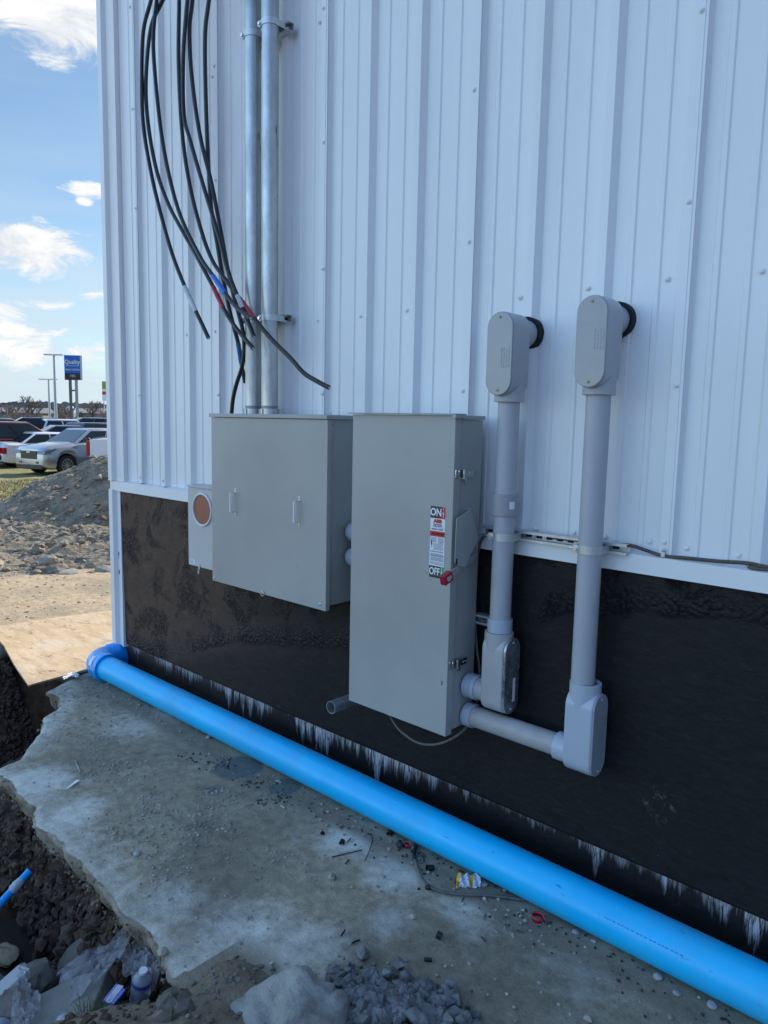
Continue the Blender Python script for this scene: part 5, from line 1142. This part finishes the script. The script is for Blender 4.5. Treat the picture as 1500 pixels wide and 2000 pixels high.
# ================================================================== mound
def mound():
    cx,cy=-12.6,6.0; n=210; xs_=np.linspace(cx-6.6,cx+6.6,n); XX,YY=np.meshgrid(xs_,np.linspace(cy-6.6,cy+6.6,n)); r=np.hypot(XX-cx,YY-cy)
    r=r+1.5*fbm(XX,YY,.28,3,200)
    h=np.maximum(.55*(4.45-r),.15*(6.45-r)); h=np.where(h>1.35,1.35+(h-1.35)*.35,h); h=h+.16*fbm(XX,YY,1.2,5,201)+.14*fbm(XX,YY,5,4,202); 
    h=np.where(h<.25,h-.0,h); h=h+.05*fbm(XX,YY,16,3,203); Z=terrain(XX,YY)-.08+np.maximum(h,-.1)
    m=mat('gravelly_soil',(.195,.16,.108),.9,var=.5,vscale=3.5,bump=1.,bscale=14,bdist=.05,speck=(26,.58,(.30,.29,.27)))
    o=gridmesh('gravel_mound',XX,YY,Z,m,smooth=False); tag(o,'large mound of grey gravelly soil between the building and the parked cars','mound',kind='stuff')
    mb=MB(); rs=random.Random(77)
    def mz(x,y):
        i=int((x-xs_[0])/(xs_[1]-xs_[0])); j=int((y-(cy-6.6))/(xs_[1]-xs_[0])); return float(Z[min(max(j,0),n-1),min(max(i,0),n-1)])
    for k in range(4200):
        a=rs.uniform(-2.9,.4); rr=rs.uniform(.3,6.0); x=cx+rr*math.cos(a); y=cy+rr*math.sin(a); s=rs.choice((.018,.025,.035,.05))*rs.uniform(.7,1.3)
        if rs.random()<.02: s*=1.8
        clod(mb,(x,y,mz(x,y)+s*.1),s,(1,1,.7),1,.3,rs=rs)
    tag(mb.build('mound_stones',mat('mound_stone',(.21,.185,.145),.9,var=.5,vscale=2.5),None,smooth=0),'loose stones covering the gravel mound','stones',kind='stuff')
    for i,(px,py,z,s,m_,lab) in enumerate(((95,1095,.0,.12,'farstone','pale block of rock low on the left of the mound'),(110,1112,-.08,.13,'rubble','flat grey slab of rock under the pale block'),(75,1138,-.15,.09,'farstone','pale rock lying on the dirt in front of the mound'),(140,1125,-.14,.15,'farstone','light broken lump at the foot of the mound'),(125,1060,.05,.07,'farstone','narrow tan stone halfway up the mound'),(210,1118,-.12,.16,'farstone','pale lump at the foot of the mound beside the corner trim'),(75,1160,-.15,.10,'rubble','small rubble lump on the dirt before the mound'))):
        rs=random.Random(300+i); mb=MB(); clod(mb,onZ(px,py,z),s,(1,1,.55),2,.2,rs=rs); tag(mb.build('rock',MT[m_],None,smooth=0),lab,'rock')
    for i,(px,py,z,s) in enumerate(((192,985,.42,.045),(200,1012,.33,.06))):
        rs=random.Random(400+i); mb=MB(); clod(mb,onZ(px,py,z),s,(1,1,.6),1,.4,rs=rs); tag(mb.build('brick_piece',mat('red_brick',(.13,.065,.045),.8,var=.3),None,smooth=0),('upper','lower')[i]+' reddish brick lump on the mound beside the building corner','brick')
mound()
mb=MB(); rs=random.Random(55)
for i in range(520):
    x=rs.uniform(-9.6,-6.4); y=rs.uniform(-.6,3.2); s_q=rs.choice((.005,.007,.010,.016))*rs.uniform(.7,1.3)
    if y<.9-(x+6.6)*.0 and x>-7.0: continue
    if fbm([x],[y],.9,3,88)[0]<-.06 and rs.random()<.8: continue
    clod(mb,(x,y,tz(x,y)+s_q*.2),s_q,(1,1,.6),1,.3,rs=rs)
tag(mb.build('dirt_stones',mat('tan_pebble',(.36,.29,.20),.9,var=.35,vscale=5),None,smooth=0),'scattered small stones on the sunlit dirt before the mound','stones',kind='stuff')
# ================================================================== parking lot, cars
LZ=-.292
lot=MB(); lot.add([(-320,2,LZ),(-24.2,2,LZ),(-24.2,200,LZ),(-320,200,LZ)],[(0,1,2,3)]); 
tag(lot.build('parking_lot',mat('asphalt',(.10,.10,.10),.9,var=.2,vscale=3),None,smooth=0),'grey asphalt parking lot behind the grass','parking lot',kind='structure')
PAINT={}
def paint(n,c,metal=.0):
    if n not in PAINT: PAINT[n]=mat(n+'_car_paint',c,.28,metal=metal,coat=.8)
    return PAINT[n]
TYPES={
 # length, width, wheelbase xs(front,rear from front), wheel r, hood pts (x,z) top line, greenhouse pts (base x0, roof x0, roof x1, base x1), belt z, roof z
 'suv':dict(L=4.65,W=1.84,wh=(.92,3.64),r=.36,top=[(0,.70),(.03,.92),(.16,1.02),(.5,1.08),(1.25,1.17),(1.6,1.2),(4.4,1.2),(4.6,1.1),(4.65,.6)],gh=(1.22,2.05,4.0,4.45),belt=1.16,roof=1.69,bot=.24),
 'van':dict(L=5.0,W=1.95,wh=(.95,3.95),r=.35,top=[(0,.55),(.05,.75),(.3,.92),(1.0,1.04),(1.3,1.08),(4.8,1.10),(4.95,1.0),(5.0,.6)],gh=(1.0,2.1,4.6,4.9),belt=1.05,roof=1.74,bot=.22),
 'sedan':dict(L=4.85,W=1.84,wh=(.95,3.75),r=.33,top=[(0,.5),(.04,.68),(.3,.80),(1.35,.94),(1.6,.98),(3.9,1.02),(4.6,1.03),(4.78,.95),(4.85,.55)],gh=(1.35,2.2,3.35,4.15),belt=.98,roof=1.45,bot=.20),
 'pickup':dict(L=5.8,W=2.02,wh=(1.0,4.65),r=.40,top=[(0,.6),(.03,.98),(.3,1.12),(1.3,1.2),(1.6,1.24),(5.7,1.27),(5.78,1.25),(5.8,.7)],gh=(1.45,2.1,3.7,4.0),belt=1.22,roof=1.90,bot=.32),
}
def make_car(kind,label,col,group=None):
    T=TYPES[kind]; L_,W=T['L'],T['W']/2; t=thing('parked_car' if kind!='pickup' else 'pickup_truck',label,'car' if kind!='pickup' else 'pickup truck',(0,0,0),group)
    # local frame: front at x=0 looking to -x, centred on wheelbase
    cx=(T['wh'][0]+T['wh'][1])/2
    tx=[p[0] for p in T['top']]; tzv=[p[1] for p in T['top']]
    xs_=sorted(set([0,.03,.08,.15]+[round(v,3) for v in np.arange(.2,L_-.15,.05)]+[L_-.12,L_-.05,L_-.02,L_])); mb=MB(); vs=[];fs=[]; n=9
    for x in xs_:
        zt_=float(np.interp(x,tx,tzv)); e=min(x,L_-x); w=W*(1-.11*math.exp(-e/.10)-.05*math.exp(-e/.5)); zb_=T['bot']+(.10*math.exp(-x/.2)+.10*math.exp(-(L_-x)/.25))
        arch=0
        for wx in T['wh']:
            dd=abs(x-wx); R=T['r']+.07
            if dd<R: arch=max(arch,T['r']+math.sqrt(R*R-dd*dd))
        zs_=max(zb_,arch); 
        zm=max(zs_+.02,lerp(zs_,zt_,.45)); zh=max(zm+.02,zt_-.10)
        sec=[(w*.93,zs_),(w*.985,min(zs_+.06,zm-.01)),(w,zm),(w*.975,zh),(w*.88,zt_-.015),(w*.5,zt_+.012),(0,zt_+.02)]
        full=[(a,b) for a,b in sec]+[(-a,b) for a,b in sec[-2::-1]]
        n=len(full); vs+=[(x-cx,a,b) for a,b in full]
    m=len(xs_)
    for i in range(m-1):
        for j in range(n-1): a=i*n+j; fs.append((a,a+1,a+n+1,a+n))
        fs.append((i*n,(i+1)*n,(i+1)*n+n-1,i*n+n-1))
    fs.append(tuple(range(n))); fs.append(tuple(range((m-1)*n,m*n))[::-1]); mb.add(vs,fs); body=mb.build('body',col,t,smooth=40)
    if kind=='pickup':   # open bed: dark recess plate
        mb=MB(); mb.box((4.1-cx,-W*.82,1.285),(5.62-cx,W*.82,1.292)); mb.build('bed',MT['trimblack'],t)
    mb=MB(); mb.box((.35-cx,-W*.86,T['bot']-.02),(L_-.4-cx,W*.86,T['bot']+.42)); mb.build('underbody',MT['trimblack'],t)
    a,b,c,d=T['gh']; bz,rz_=T['belt']-.03,T['roof']; wb,wr=W*.92,W*.74
    A=[(a-cx,wb,bz),(b-cx,wr,rz_-.04),(c-cx,wr,rz_-.04),(d-cx,wb,bz)]
    mb=MB(); vs=[]; 
    for sgn in (1,-1): vs+=[(x,y*sgn,z) for x,y,z in A]
    mid=[(b+.12-cx,0,rz_),(c-.10-cx,0,rz_)]
    vs+=[(b+.06-cx,wr*.8,rz_-.008),(c-.05-cx,wr*.8,rz_-.008),(b+.06-cx,-wr*.8,rz_-.008),(c-.05-cx,-wr*.8,rz_-.008)]
    mb.add(vs,[(0,1,2,3),(4,7,6,5),(0,4,5,1),(3,2,6,7),(1,8,9,2),(5,6,11,10),(8,10,11,9),(1,5,10,8),(2,9,11,6)]); mb.build('cabin',col,t,smooth=30,bevel=.03,seg=2)
    def glass(poly,nm='window'):
        P=[Vector(p) for p in poly]; nrm=(P[1]-P[0]).cross(P[2]-P[0]).normalized(); cen=sum(P,Vector())/len(P)
        if nrm.dot(cen-Vector((0,0,1.1)))<0: nrm=-nrm
        mb=MB(); k=len(P); mb.add([p+nrm*.012 for p in P]+[p-nrm*.01 for p in P],[tuple(range(k)),tuple(range(k,2*k))[::-1]]+[(i,k+i,k+(i+1)%k,(i+1)%k) for i in range(k)]); mb.build(nm,MT['glass_dark'],t,smooth=0)
    def sp_(u,v,s):   # u along x from a..d at belt fraction v
        x0_=lerp(a,b,v); x1_=lerp(d,c,v); return (lerp(x0_,x1_,u)-cx,lerp(wb,wr,v)*s,lerp(bz,rz_-.04,v))
    for s in (1,-1):
        cuts=((.05,.50),(.53,.95)) if kind in('sedan','pickup') else ((.05,.40),(.425,.72),(.745,.95))
        for (u0,u1) in cuts: glass([sp_(u0,.12,s),sp_(u1,.12,s),sp_(u1,.88,s),sp_(u0+.02,.88,s)])
    glass([(lerp(a,b,.08)-cx,wb*.90,lerp(bz,rz_,.08)),(lerp(a,b,.92)-cx,wr*.90,lerp(bz,rz_-.04,.92)),(lerp(a,b,.92)-cx,-wr*.90,lerp(bz,rz_-.04,.92)),(lerp(a,b,.08)-cx,-wb*.90,lerp(bz,rz_,.08))],'windscreen')
    glass([(lerp(d,c,.15)-cx,wb*.88,lerp(bz,rz_,.15)),(lerp(d,c,.9)-cx,wr*.88,lerp(bz,rz_-.04,.9)),(lerp(d,c,.9)-cx,-wr*.88,lerp(bz,rz_-.04,.9)),(lerp(d,c,.15)-cx,-wb*.88,lerp(bz,rz_,.15))],'rear_window')
    for wx in T['wh']:
        for s in (1,-1):
            y=W-.03; mb=MB(); r=T['r']; o=(wx-cx,s*(y-.22),r)
            mb.lathe([(0,r*.6),(0,r*.94),(.03,r),(.19,r),(.22,r*.94),(.215,r*.68)],o,(0,s,0),32); w_=mb.build('wheel',MT['tyre'],t)
            mb=MB(); mb.lathe([(.19,r*.68),(.205,r*.68),(.205,r*.60),(.17,r*.58)],o,(0,s,0),32); 
            for k in range(10):
                an=2*math.pi*k/10; dv=Vector((math.cos(an),0,math.sin(an))); tv=Vector((-math.sin(an),0,math.cos(an))); mb.box((.03,-.016,.180),(r*.62,.016,.197),ax=(dv,tv,Vector((0,s,0))),o=o)
            mb.lathe([(.18,.05),(.20,.05),(.20,0)],o,(0,s,0),16); mb.build('rim',MT['rim'],w_)
            mb=MB(); mb.lathe([(.15,r*.62),(.151,0)],o,(0,s,0),24); mb.build('brake_disc',MT['trimblack'],w_)
    # front
    zt_=float(np.interp(.04,tx,tzv))
    mb=MB(); mb.box((-.015-cx,-W*.50,zt_-.34),(.12-cx,W*.50,zt_-.05)); mb.build('grille',MT['trimblack'],t,bevel=.02)
    mb=MB(); mb.box((-.028-cx,-.10,zt_-.12),(-.014-cx,.10,zt_-.07)); mb.build('emblem',MT['chrome'],t)
    for s in (1,-1):
        mb=MB(); mb.prism([(0,zt_-.12),(.40,zt_-.02),(.50,zt_+.09),(.04,zt_-.0)] if kind!='pickup' else [(0,zt_-.2),(.16,zt_-.2),(.2,zt_),(0,zt_)],(-.018-cx,s*W*.52,-.03),(1,0,0),(0,0,1),(0,s,0),W*.475); mb.build('headlight',MT['headlight'],t,bevel=.01)
        mb=MB(); mb.box((.34-cx,s*W*.93,zt_+.0),(.42-cx,s*W*.975,zt_+.03)); mb.build('marker_lamp',MT['amber'],t)
        mb=MB(); mb.box((-.004-cx,s*W*.52-.09,.42),(.12-cx,s*W*.52+.16*s*0+.12,.52)); mb.build('fog_lamp',MT['headlight'],t,bevel=.02)
        zr=float(np.interp(L_-.06,tx,tzv)); mb=MB(); mb.box((L_-.16-cx,s*W*.985,zr-(.30 if kind!='pickup' else .48)),(L_+.006-cx,s*W*(.70 if kind!='pickup' else .88),zr-.06)); mb.build('taillight',MT['taillight'],t,bevel=.015)
        mb=MB(); mb.box((a+.42-cx,s*W*.97,bz+.06),(a+.55-cx,s*(W+.16),bz+.22)); mb.build('mirror',MT['trimblack'] if kind!='sedan' else col,t,bevel=.03)
        for xx in (T['wh'][0]+1.35,T['wh'][0]+2.2): mb=MB(); mb.box((xx-cx,s*(W*.985),T['belt']-.17),(xx+.17-cx,s*(W+.018),T['belt']-.14)); mb.build('door_handle',col if kind!='pickup' else MT['trimblack'],t,bevel=.006)
        mb=MB(); mb.box((T['wh'][0]+.5-cx,s*W*.95,T['bot']-.01),(T['wh'][1]-.45-cx,s*(W*1.003),T['bot']+.13)); mb.build('sill',MT['trimblack'],t,bevel=.01)
    mb=MB(); mb.box((-.02-cx,-W*.80,.22),(.16-cx,W*.80,.40)); mb.build('bumper',MT['trimblack'] ,t,bevel=.03)
    mb=MB(); mb.box((L_-.12-cx,-W*.84,.34),(L_+.03-cx,W*.84,.54)); mb.build('bumper',MT['trimblack'] if kind!='pickup' else MT['chrome'],t,bevel=.03)
    if kind=='pickup':
        mb=MB(); mb.box((L_-.01-cx,-W*.86,.74),(L_+.012-cx,W*.86,1.25)); mb.build('tailgate',col,t,bevel=.02)
        mb=MB(); mb.box((L_+.008-cx,-.13,1.10),(L_+.022-cx,.13,1.17)); mb.build('tailgate_handle',MT['trimblack'],t,bevel=.012)
    mb=MB(); mb.box((L_-.0-cx,-.16,.62),(L_+.014-cx,.16,.74)); mb.build('number_plate',MT['white'],t)
    return t
def place(o,px,py,z=LZ,head=0.,dist=None):
    q=onZ(px,py,z) if dist is None else far(px,py,dist); o.location=(q.x,q.y,z); o.rotation_euler=(0,0,math.atan2(head[1],head[0])+math.pi)   # car front is -x
silver=paint('silver',(.42,.44,.47),.55); white=paint('white',(.72,.73,.75)); black=paint('black',(.012,.013,.016)); maroon=paint('maroon',(.075,.012,.012),.3); grey=paint('grey',(.10,.11,.12),.4)
c=make_car('suv','silver crossover facing left, in front of the other parked cars, nearest the mound',silver)
# put its front near-side wheel on the measured spot
hd=Vector((.21,-.98,0)).normalized(); sidev=Vector((-hd.y,hd.x,0)); sidev=sidev if sidev.x>0 else -sidev
wq=onZ(130,928,LZ); cc=wq-hd*1.36-sidev*.80; c.location=(cc.x,cc.y,LZ); c.rotation_euler=(0,0,math.atan2(hd.y,hd.x)+math.pi)
def put(kind,label,col,px,dist,head,dz=0.):
    o=make_car(kind,label,col); q=far(px,811,dist); o.location=(q.x,q.y,LZ+dz); o.rotation_euler=(0,0,math.atan2(head[1],head[0])+math.pi); return o
put('sedan','white sedan seen from behind, left of the silver crossover',white,98,34.5,(-.10,.99))
put('van','dark maroon van behind the white sedan',maroon,22,35.0,(-.15,.99),.12)
pk=put('pickup','white pickup truck seen from behind, half hidden by the building corner',white,277,28.2,(-.72,.69)); pk.scale=(1.04,1.0,1.13)
put('suv','black car far left in the back row',black,2,47,(-.3,.95),.25)
put('suv','black boxy car behind the maroon van',black,50,47,(-.3,-.95),.32)
put('pickup','white crew cab pickup truck in the back row beneath the light poles',white,118,46,(.2,.98),.05)
put('sedan','dark sedan between the white pickup truck and the silver crossover',grey,145,38,(.2,.98),.25)
put('suv','dark grey car behind the sign posts',grey,163,55,(-.2,-.98),.35)
put('suv','white car at the right end of the back row',white,192,60,(-.9,.3),.35)
put('suv','black car just behind the silver crossover at the corner',black,205,40,(-.2,.98),.15)
# ================================================================== lamp posts and sign
pm_=mat('pale_steel_pole',(.42,.47,.55),.4,metal=.3)
def lamp(px,dist,htop,label):
    q=far(px,811,dist); top=far(px,htop,dist).z; t=thing('street_lamp',label,'street lamp',(q.x,q.y,LZ),'parking lot lamps')
    mb=MB(); mb.cyl((q.x,q.y,LZ),(q.x,q.y,top),.17,.10,n=12); mb.build('pole',pm_,t)
    d=rt*1; w=dist*.0115
    for s in (1,-1):
        a=Vector((q.x,q.y,top)); mb=MB(); mb.box((.05,-.2,-.06),(w,.2,.06),ax=(d*s,Vector((-d.y,d.x,0)),Vector((0,0,1))),o=a); mb.build('lamp_head',pm_,t)
lamp(97,110,741,'shorter parking lot lamp left of the blue sign'); lamp(109,80,693,'taller parking lot lamp beside the blue sign')
def sign():
    dist=72; q=far(146,811,dist); t=thing('roadside_sign','tall blue dealer sign reading Quality on two posts','sign',(q.x,q.y,LZ))
    u=(far(159,811,dist)-far(128,811,dist)).normalized(); nrm=Vector((u.y,-u.x,0)); nrm=nrm if nrm.dot(CAMP-q)>0 else -nrm
    sc=dist/ (FPX/ math.cos(0))*1.0
    def zz(py): return far(144,py,dist).z
    W=(far(159,720,dist)-far(128,720,dist)).length; q.z=0; o=q-u*(W*.06)
    zt_,zm,zb_=zz(694),zz(729),zz(742)
    mb=MB(); mb.box((-W/2,-.45,zm+.012),(W/2,0,zt_),ax=(u,-nrm*-1,Vector((0,0,1))),o=o-nrm*0); blue=mat('sign_blue',(.004,.14,.62),.4)
    mb=MB(); mb.box((-W/2,-.4,zm+.02),(W/2,0,zt_),ax=(u,nrm,Vector((0,0,1))),o=o); mb.build('sign_face',blue,t)
    mb=MB(); mb.box((-W/2,-.4,zb_),(W/2,0,zm),ax=(u,nrm,Vector((0,0,1))),o=o); mb.build('lower_panel',mat('sign_dark',(.02,.025,.03),.4),t)
    mb=MB(); mb.box((W/2,-.42,zb_),(W/2+.16,.0,zt_),ax=(u,nrm,Vector((0,0,1))),o=o); mb.build('side_frame',mat('sign_frame',(.55,.6,.62),.4),t)
    for a in (-.16,.22):
        mb=MB(); mb.box((W*a-.13,-.33,LZ),(W*a+.13,-.07,zb_),ax=(u,nrm,Vector((0,0,1))),o=o); mb.build('post',mat('sign_post',(.12,.14,.15),.5) if a<0 else mat('sign_post_light',(.35,.38,.4),.5),t)
    mb=MB(); mb.box((W*-.15,-.3,zz(764)),(W*.22,-.1,zz(761)),ax=(u,nrm,Vector((0,0,1))),o=o); mb.build('cross_bar',mat('sign_bar',(.12,.14,.15),.5),t)
    f=o+nrm*.03; H_=zt_-zm
    text('Quality',H_*.32,MT['white'],f+Vector((0,0,zt_-H_*.38)),u,(0,0,1),t,ext=.01,bold=.012,sx=.86)
    text('Used Vehicles',H_*.145,MT['white'],f+Vector((0,0,zt_-H_*.80)),u,(0,0,1),t,ext=.01,bold=.004,sx=.95)
    text('YES',(zm-zb_)*.5,MT['white'],f+Vector((0,0,(zm+zb_)/2+.05)),u,(0,0,1),t,ext=.01,sx=1.)
    mb=MB(); mb.box((-W*.42,.01,zt_-H_*.60),(W*.42,.03,zt_-H_*.58),ax=(u,nrm,Vector((0,0,1))),o=o); mb.build('rule',MT['white'],t)
sign()
def sign2():
    dist=150; q=far(213,811,dist); t=thing('roadside_sign','small distant green and red sign at the building corner','sign',(q.x,q.y,LZ)); u=rt; n=Vector((u.y,-u.x,0)); z=lambda p: far(212,p,dist).z
    for a,b,m,nm in ((745,760,(.30,.36,.05),'green_panel'),(760,765,(.8,.8,.8),'white_panel'),(765,771,(.6,.02,.03),'red_panel'),(771,783,(.8,.8,.8),'white_panel')):
        mb=MB(); mb.box((-1.1,0,z(b)),(2.2,.3,z(a)-.01),ax=(u,n,Vector((0,0,1))),o=(q.x,q.y,0)); mb.build(nm,mat('panel_'+nm,m,.5),t)
    mb=MB(); mb.box((-.95,.0,LZ),(-.75,.2,z(784)),ax=(u,n,Vector((0,0,1))),o=(q.x,q.y,0)); mb.build('post',pm_,t)
sign2()
# ================================================================== trees and hills
barkm=mat('winter_twigs',(.20,.16,.14),.9,var=.3,vscale=.5)
def treemesh(seed):
    rs=random.Random(seed); tr=MB(); cr=MB()
    def br(p,d,l,r,dep,mb):
        e=p+d*l; mb.cyl(p,e,r,r*.7,n=4 if dep<4 else 3,cap=False)
        if dep==0: return
        for k in range(3 if dep>1 else 4):
            nd=(d+Vector((rs.uniform(-.75,.75),rs.uniform(-.75,.75),rs.uniform(-.15,.6)))).normalized(); br(p+d*l*rs.uniform(.55,1.),nd,l*rs.uniform(.6,.82),max(r*.62,.012),dep-1,cr)
    br(Vector((0,0,0)),Vector((rs.uniform(-.05,.05),0,1)),1.6,.16,5,tr); return tr,cr
protos=[]
hz=[(8,786),(22,776),(38,790),(52,765),(66,784),(80,792),(100,778),(118,788),(135,784),(150,792),(166,780),(180,776),(195,786),(210,790),(-10,780),(225,784),(30,795),(140,796),(70,798),(170,795),(205,797),(108,797),(15,799),(60,800),(90,798),(125,799),(155,800),(188,797)]
DESC=['short','tall','round crowned','slender','spreading','low']
PL=['above the black car at far left','above the roof of the maroon van','left of the shorter lamp','with the highest crown left of the lamps','just behind the shorter lamp','between the two lamps','behind the taller lamp','left of the blue sign posts','between the lamp and the sign posts','right of the sign posts','above the dark grey car','above the white car at the right','left of the green and red sign','touching the building corner','beyond the left edge','beyond the building corner','low before the far left hills','low beside the sign posts','low beneath the lamps','low right of the sign','low next to the building corner','low left of the sign','tiny above the far left car','tiny above the maroon van roof','tiny before the hills left of the lamps','tiny between lamp and sign','tiny behind the sign','tiny above the white car in the back row']
for i,(px,py) in enumerate(hz):
    dist=115+random.Random(i).uniform(0,55); q=far(px,811,dist); hh=(far(px,py,dist).z-LZ)*1.15
    if len(protos)<4:
        tr,cr=treemesh(i); t=thing('bare_tree','x','tree',(0,0,0)); a=tr.build('trunk',barkm,t,smooth=0); b=cr.build('crown',barkm,t,smooth=0); protos.append((t,a,b)); T_=t
    else:
        s,a,b=protos[i%4]; T_=s.copy(); C.objects.link(T_)
        for ch in (a,b): c2=ch.copy(); C.objects.link(c2); c2.parent=T_
    T_['label']='leafless brown tree '+PL[i]; T_['group']='bare trees along the horizon'
    T_.location=(q.x,q.y,LZ-.2); k=hh/5.2; T_.scale=(k*1.25,k*1.25,k); T_.rotation_euler=(0,0,i*1.3)
# wooded hills
def hills():
    m=mat('hazy_woods',(.17,.19,.215),1.,var=.3,vscale=.08); mb=MB(); vs=[];fs=[]; n=300; rs=random.Random(5); N_=[]
    for i in range(n):
        px=-420+i*3.0; d=420; hgt=787+14*float(fbm([px*.012],[3.],1,4,300)[0])+7*float(fbm([px*.35],[1.],1,2,301)[0]); a=far(px,811,d); b=far(px,hgt,d); b2=far(px,hgt+3,d+60)
        vs+=[(a.x,a.y,-4),(b.x,b.y,b.z),(b2.x,b2.y,b2.z-1),(b2.x,b2.y,-4)]
    for i in range(n-1):
        for j in range(3): a=i*4+j; fs.append((a,a+4,a+5,a+1))
    mb.add(vs,fs); tag(mb.build('hills',m,None,smooth=0),'low wooded hills along the horizon','hills',kind='structure')
    # low brush and buildings strip in front
    mb=MB(); rs=random.Random(8)
    for i in range(260):
        px=rs.uniform(-60,260); d=rs.uniform(150,230); q=far(px,811,d); clod(mb,(q.x,q.y,LZ+.6),rs.uniform(.8,1.9),(1,1,1),1,.35,rs=rs)
    tag(mb.build('brush',mat('winter_brush',(.17,.125,.10),1.,var=.5,vscale=.3),None,smooth=0),'brown winter brush along the far edge of the lot','brush',kind='stuff')
    for i,(px,w,z,col,lab) in enumerate(((30,9,2.4,(.26,.25,.24),'long low pale building far behind the parked cars at left'),(175,7,2.6,(.3,.29,.28),'small pale building far behind the cars right of the sign'),(138,1.6,3.4,(.75,.76,.77),'white tank left of the sign posts'))):
        d=140; q=far(px,811,d); t=thing('distant_building' if i<2 else 'storage_tank',lab,'building' if i<2 else 'tank',(q.x,q.y,LZ))
        u=rt; n_=Vector((-u.y,u.x,0))
        if i<2:
            mb=MB(); mb.box((-w/2,0,LZ),(w/2,5,LZ+z),ax=(u,n_,Vector((0,0,1))),o=(q.x,q.y,0)); mb.build('wall',mat('far_wall%d'%i,col,.8),t)
            mb=MB(); mb.prism([(-.4,LZ+z),(5.4,LZ+z),(2.5,LZ+z+.9)],Vector((q.x,q.y,0))-u*(w/2+.3),n_,(0,0,1),u,w+.6); mb.build('roof',mat('far_roof%d'%i,(.2,.2,.21),.7),t)
        else:
            mb=MB(); mb.lathe([(0,w/2),(z,w/2),(z+.4,w*.2),(z+.5,0)],(q.x,q.y,LZ),(0,0,1),16); mb.build('shell',mat('tank_white',col,.5),t)
            mb=MB(); mb.cyl((q.x,q.y,LZ+z+.4),(q.x,q.y,LZ+z+.8),.25,n=8); mb.build('vent',MT['trimblack'],t)
hills()
